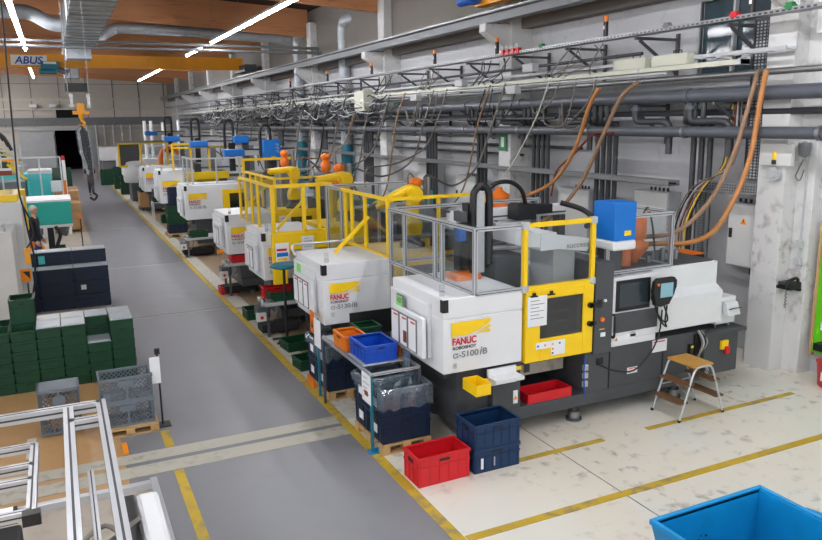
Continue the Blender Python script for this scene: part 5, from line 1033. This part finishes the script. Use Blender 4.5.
# ---- people
def skin(name, pts, edges, m, parent, root=0, sub=2):
    me = bpy.data.meshes.new(name); me.from_pydata([p[0] for p in pts], edges, []); o = bpy.data.objects.new(name, me); COL.objects.link(o)
    sk = o.modifiers.new('skin', 'SKIN'); sk.use_smooth_shade = True
    for i, p in enumerate(pts):
        v = me.skin_vertices[0].data[i]; r = p[1]; v.radius = (r, r) if not isinstance(r, tuple) else r; v.use_root = i == root
    s_ = o.modifiers.new('sub', 'SUBSURF'); s_.levels = sub; s_.render_levels = sub
    dg = bpy.context.evaluated_depsgraph_get(); m2 = bpy.data.meshes.new_from_object(o.evaluated_get(dg)); m2.materials.clear(); m2.materials.append(M[m])
    for p in m2.polygons: p.use_smooth = True; p.material_index = 0
    bpy.data.objects.remove(o); o = bpy.data.objects.new(name, m2); COL.objects.link(o); o.parent = parent; return o
def person(label, x, y, rz, shirt, trousers, hair, stride=.0, sleeves=1.0, bald=False, arms=((.05, .0), (.05, .0))):
    """facing -y in local space, 1.76 m tall"""
    t = thing('person', label, 'person', (x, y, 0), rz); s = stride
    J = {'pel': (0,0,.95), 'sp': (0,.01,1.15), 'ch': (0,.01,1.38), 'nk': (0,-.0,1.5), 'ws': (0,.0,1.06), 'hm': (0,0,.86), 'nb': (0,.0,1.49), 'hd': (0,-.015,1.56),
         'hl': (-.09,0,.9), 'kl': (-.1,-.04-s*.5,.5), 'al': (-.1,.02-s,.09), 'tl': (-.11,-.14-s,.03), 'hr': (.09,0,.9), 'kr': (.1,-.03+s*.2,.5), 'ar': (.1,.04+s,.09+abs(s)*.2), 'tr': (.11,-.12+s,.03),
         'sl': (-.18,.01,1.42), 'el': (-.24,.03+arms[0][0],1.14), 'wl': (-.25,-.08+arms[0][1],.88), 'sr': (.18,.01,1.42), 'er': (.24,.03+arms[1][0],1.14), 'wr': (.25,-.08+arms[1][1],.88)}
    def part(name, spec, m, root=0):
        ks = list(spec['r'].keys()); pts = [(J[k], spec['r'][k]) for k in ks]; E = [(ks.index(a), ks.index(b)) for a, b in spec['e']]; return skin(name, pts, E, m, t, root)
    legs = [('pel','hl'),('hl','kl'),('kl','al'),('al','tl'),('pel','hr'),('hr','kr'),('kr','ar'),('ar','tr')]
    tor = [('pel','sp'),('sp','ch'),('ch','nk'),('nk','hd'),('ch','sl'),('sl','el'),('el','wl'),('ch','sr'),('sr','er'),('er','wr')]
    body = part('body', {'r': {'pel':(.10,.075),'sp':(.09,.065),'ch':(.105,.07),'nk':.048,'hd':.05,'hl':.065,'kl':.05,'al':.04,'tl':.035,'hr':.065,'kr':.05,'ar':.04,'tr':.035,'sl':.042,'el':.036,'wl':.026,'sr':.042,'er':.036,'wr':.026}, 'e': tor+legs}, 'skin')
    # head with face joined to the body mesh
    h = MB(); vs = []; n = 20; mrows = 14
    for i in range(mrows+1):
        a = math.pi*i/mrows
        for k in range(n):
            th = 2*math.pi*k/n; r = math.sin(a); X = .074*r*math.cos(th); Y = .093*r*math.sin(th); Z = .115*math.cos(a)
            if Z < -.03: X *= 1-.28*min(1, (-Z-.03)/.08)
            if Y < 0 and abs(X) < .02 and -.03 < Z < .02: Y -= .02*(1-abs(Z+.01)/.04)
            if Y < -.03 and .0 < Z < .035 and .015 < abs(X) < .05: Y += .008
            vs.append((X, Y-.01, Z+1.645))
    h.add(vs, [(i*n+k, i*n+(k+1) % n, (i+1)*n+(k+1) % n, (i+1)*n+k) for i in range(mrows) for k in range(n)], 0, True)
    for q in (-1, 1): h.lathe((q*.078, .0, 1.61), [(.004,0),(.014,.01),(.016,.04),(.006,.05)], 8); h.lathe((q*.03,-.092,1.655),[(.002,0),(.009,.005),(.009,.012),(.002,.017)],8,m=1)
    h.box(-.02,.02,-.098,-.09,1.59,1.596,2)
    # hands: palm, four fingers, thumb
    for q, wk, ek in ((-1,'wl','el'),(1,'wr','er')):
        w = Vector(J[wk]); d = (w-Vector(J[ek])).normalized(); side = Vector((0,-1,0)); side = (side-d*side.dot(d)).normalized(); P = w+d*.07
        h.bar(w-d*.01, P+d*.01, .03, .075, up=tuple(d.cross(side)) if False else (0,-1,0))
        for f, L in enumerate((.062,.075,.07,.055)):
            b0 = P+side*(.03-.02*f); b1 = b0+d*L*.55+Vector((-q*.008,0,0)); b2 = b1+d*L*.4+Vector((-q*.022,0,0)); h.tube([b0,b1,b2],.0085,6,smooth=2)
        h.tube([w+d*.02+side*.03, w+d*.045+side*.06, w+d*.075+side*.066],.0095,6,smooth=2)
    hm = h.mesh('head', ['skin','black','rust']); bm = bmesh.new(); bm.from_mesh(body.data)
    body.data.materials.append(M['black']); body.data.materials.append(M['rust']); bm.from_mesh(hm); bm.to_mesh(body.data); bm.free()
    part('shirt', {'r': {'hm':(.16,.15),'pel':(.16,.15),'sp':(.145,.12),'ch':(.165,.13),'nb':.075,'sl':.075,'el':.055,'wl':.042,'sr':.075,'er':.055,'wr':.042}, 'e': [('hm','pel'),('pel','sp'),('ch','nb'),('sp','ch'),('ch','sl'),('sl','el'),('ch','sr'),('sr','er')]+([('el','wl'),('er','wr')] if sleeves else [])} if sleeves else
         {'r': {'hm':(.16,.15),'pel':(.16,.15),'sp':(.145,.12),'ch':(.165,.13),'nb':.075,'sl':.075,'el':.055,'sr':.075,'er':.055}, 'e': [('hm','pel'),('pel','sp'),('ch','nb'),('sp','ch'),('ch','sl'),('sl','el'),('ch','sr'),('sr','er')]}, shirt)
    part('trousers', {'r': {'ws':(.12,.1),'pel':(.13,.105),'hl':.088,'kl':.072,'al':.058,'hr':.088,'kr':.072,'ar':.058}, 'e': [('ws','pel'),('pel','hl'),('hl','kl'),('kl','al'),('pel','hr'),('hr','kr'),('kr','ar')]}, trousers)
    for q, a_, b_ in ((-1,'al','tl'),(1,'ar','tr')):
        a = Vector(J[a_]); b = Vector(J[b_]); MB().bar((a.x,a.y+.06,a.z-.045),(b.x,b.y-.02,b.z+.01),.09,.07).build('shoe','black',t,bevel=.02)
    g = MB(); vs = []
    for i in range(8):
        a = math.pi*.52*i/7
        for k in range(n):
            th = 2*math.pi*k/n; r = math.sin(a); Y = .103*r*math.sin(th); Z = .125*math.cos(a)
            if Y < 0: Z = max(Z, .045+.0*Z) if i > 3 else Z
            vs.append((.084*r*math.cos(th)*(1 if Y > -.03 or i < 5 else .96), Y-.006, Z+1.648))
    g.add(vs, [(i*n+k, i*n+(k+1) % n, (i+1)*n+(k+1) % n, (i+1)*n+k) for i in range(7) for k in range(n)], 0, True).build('hair', hair, t)
    return t
person('grey haired man in dark shirt and jeans standing by the turquoise machine', -.66, 20.6, R_(75), 'navy', 'jeans', 'hair', 0.04)
person('person in black walking down the far aisle behind the hanging chains', 1.55, 43.5, R_(5), 'black', 'black', 'dhair', .22, sleeves=0)
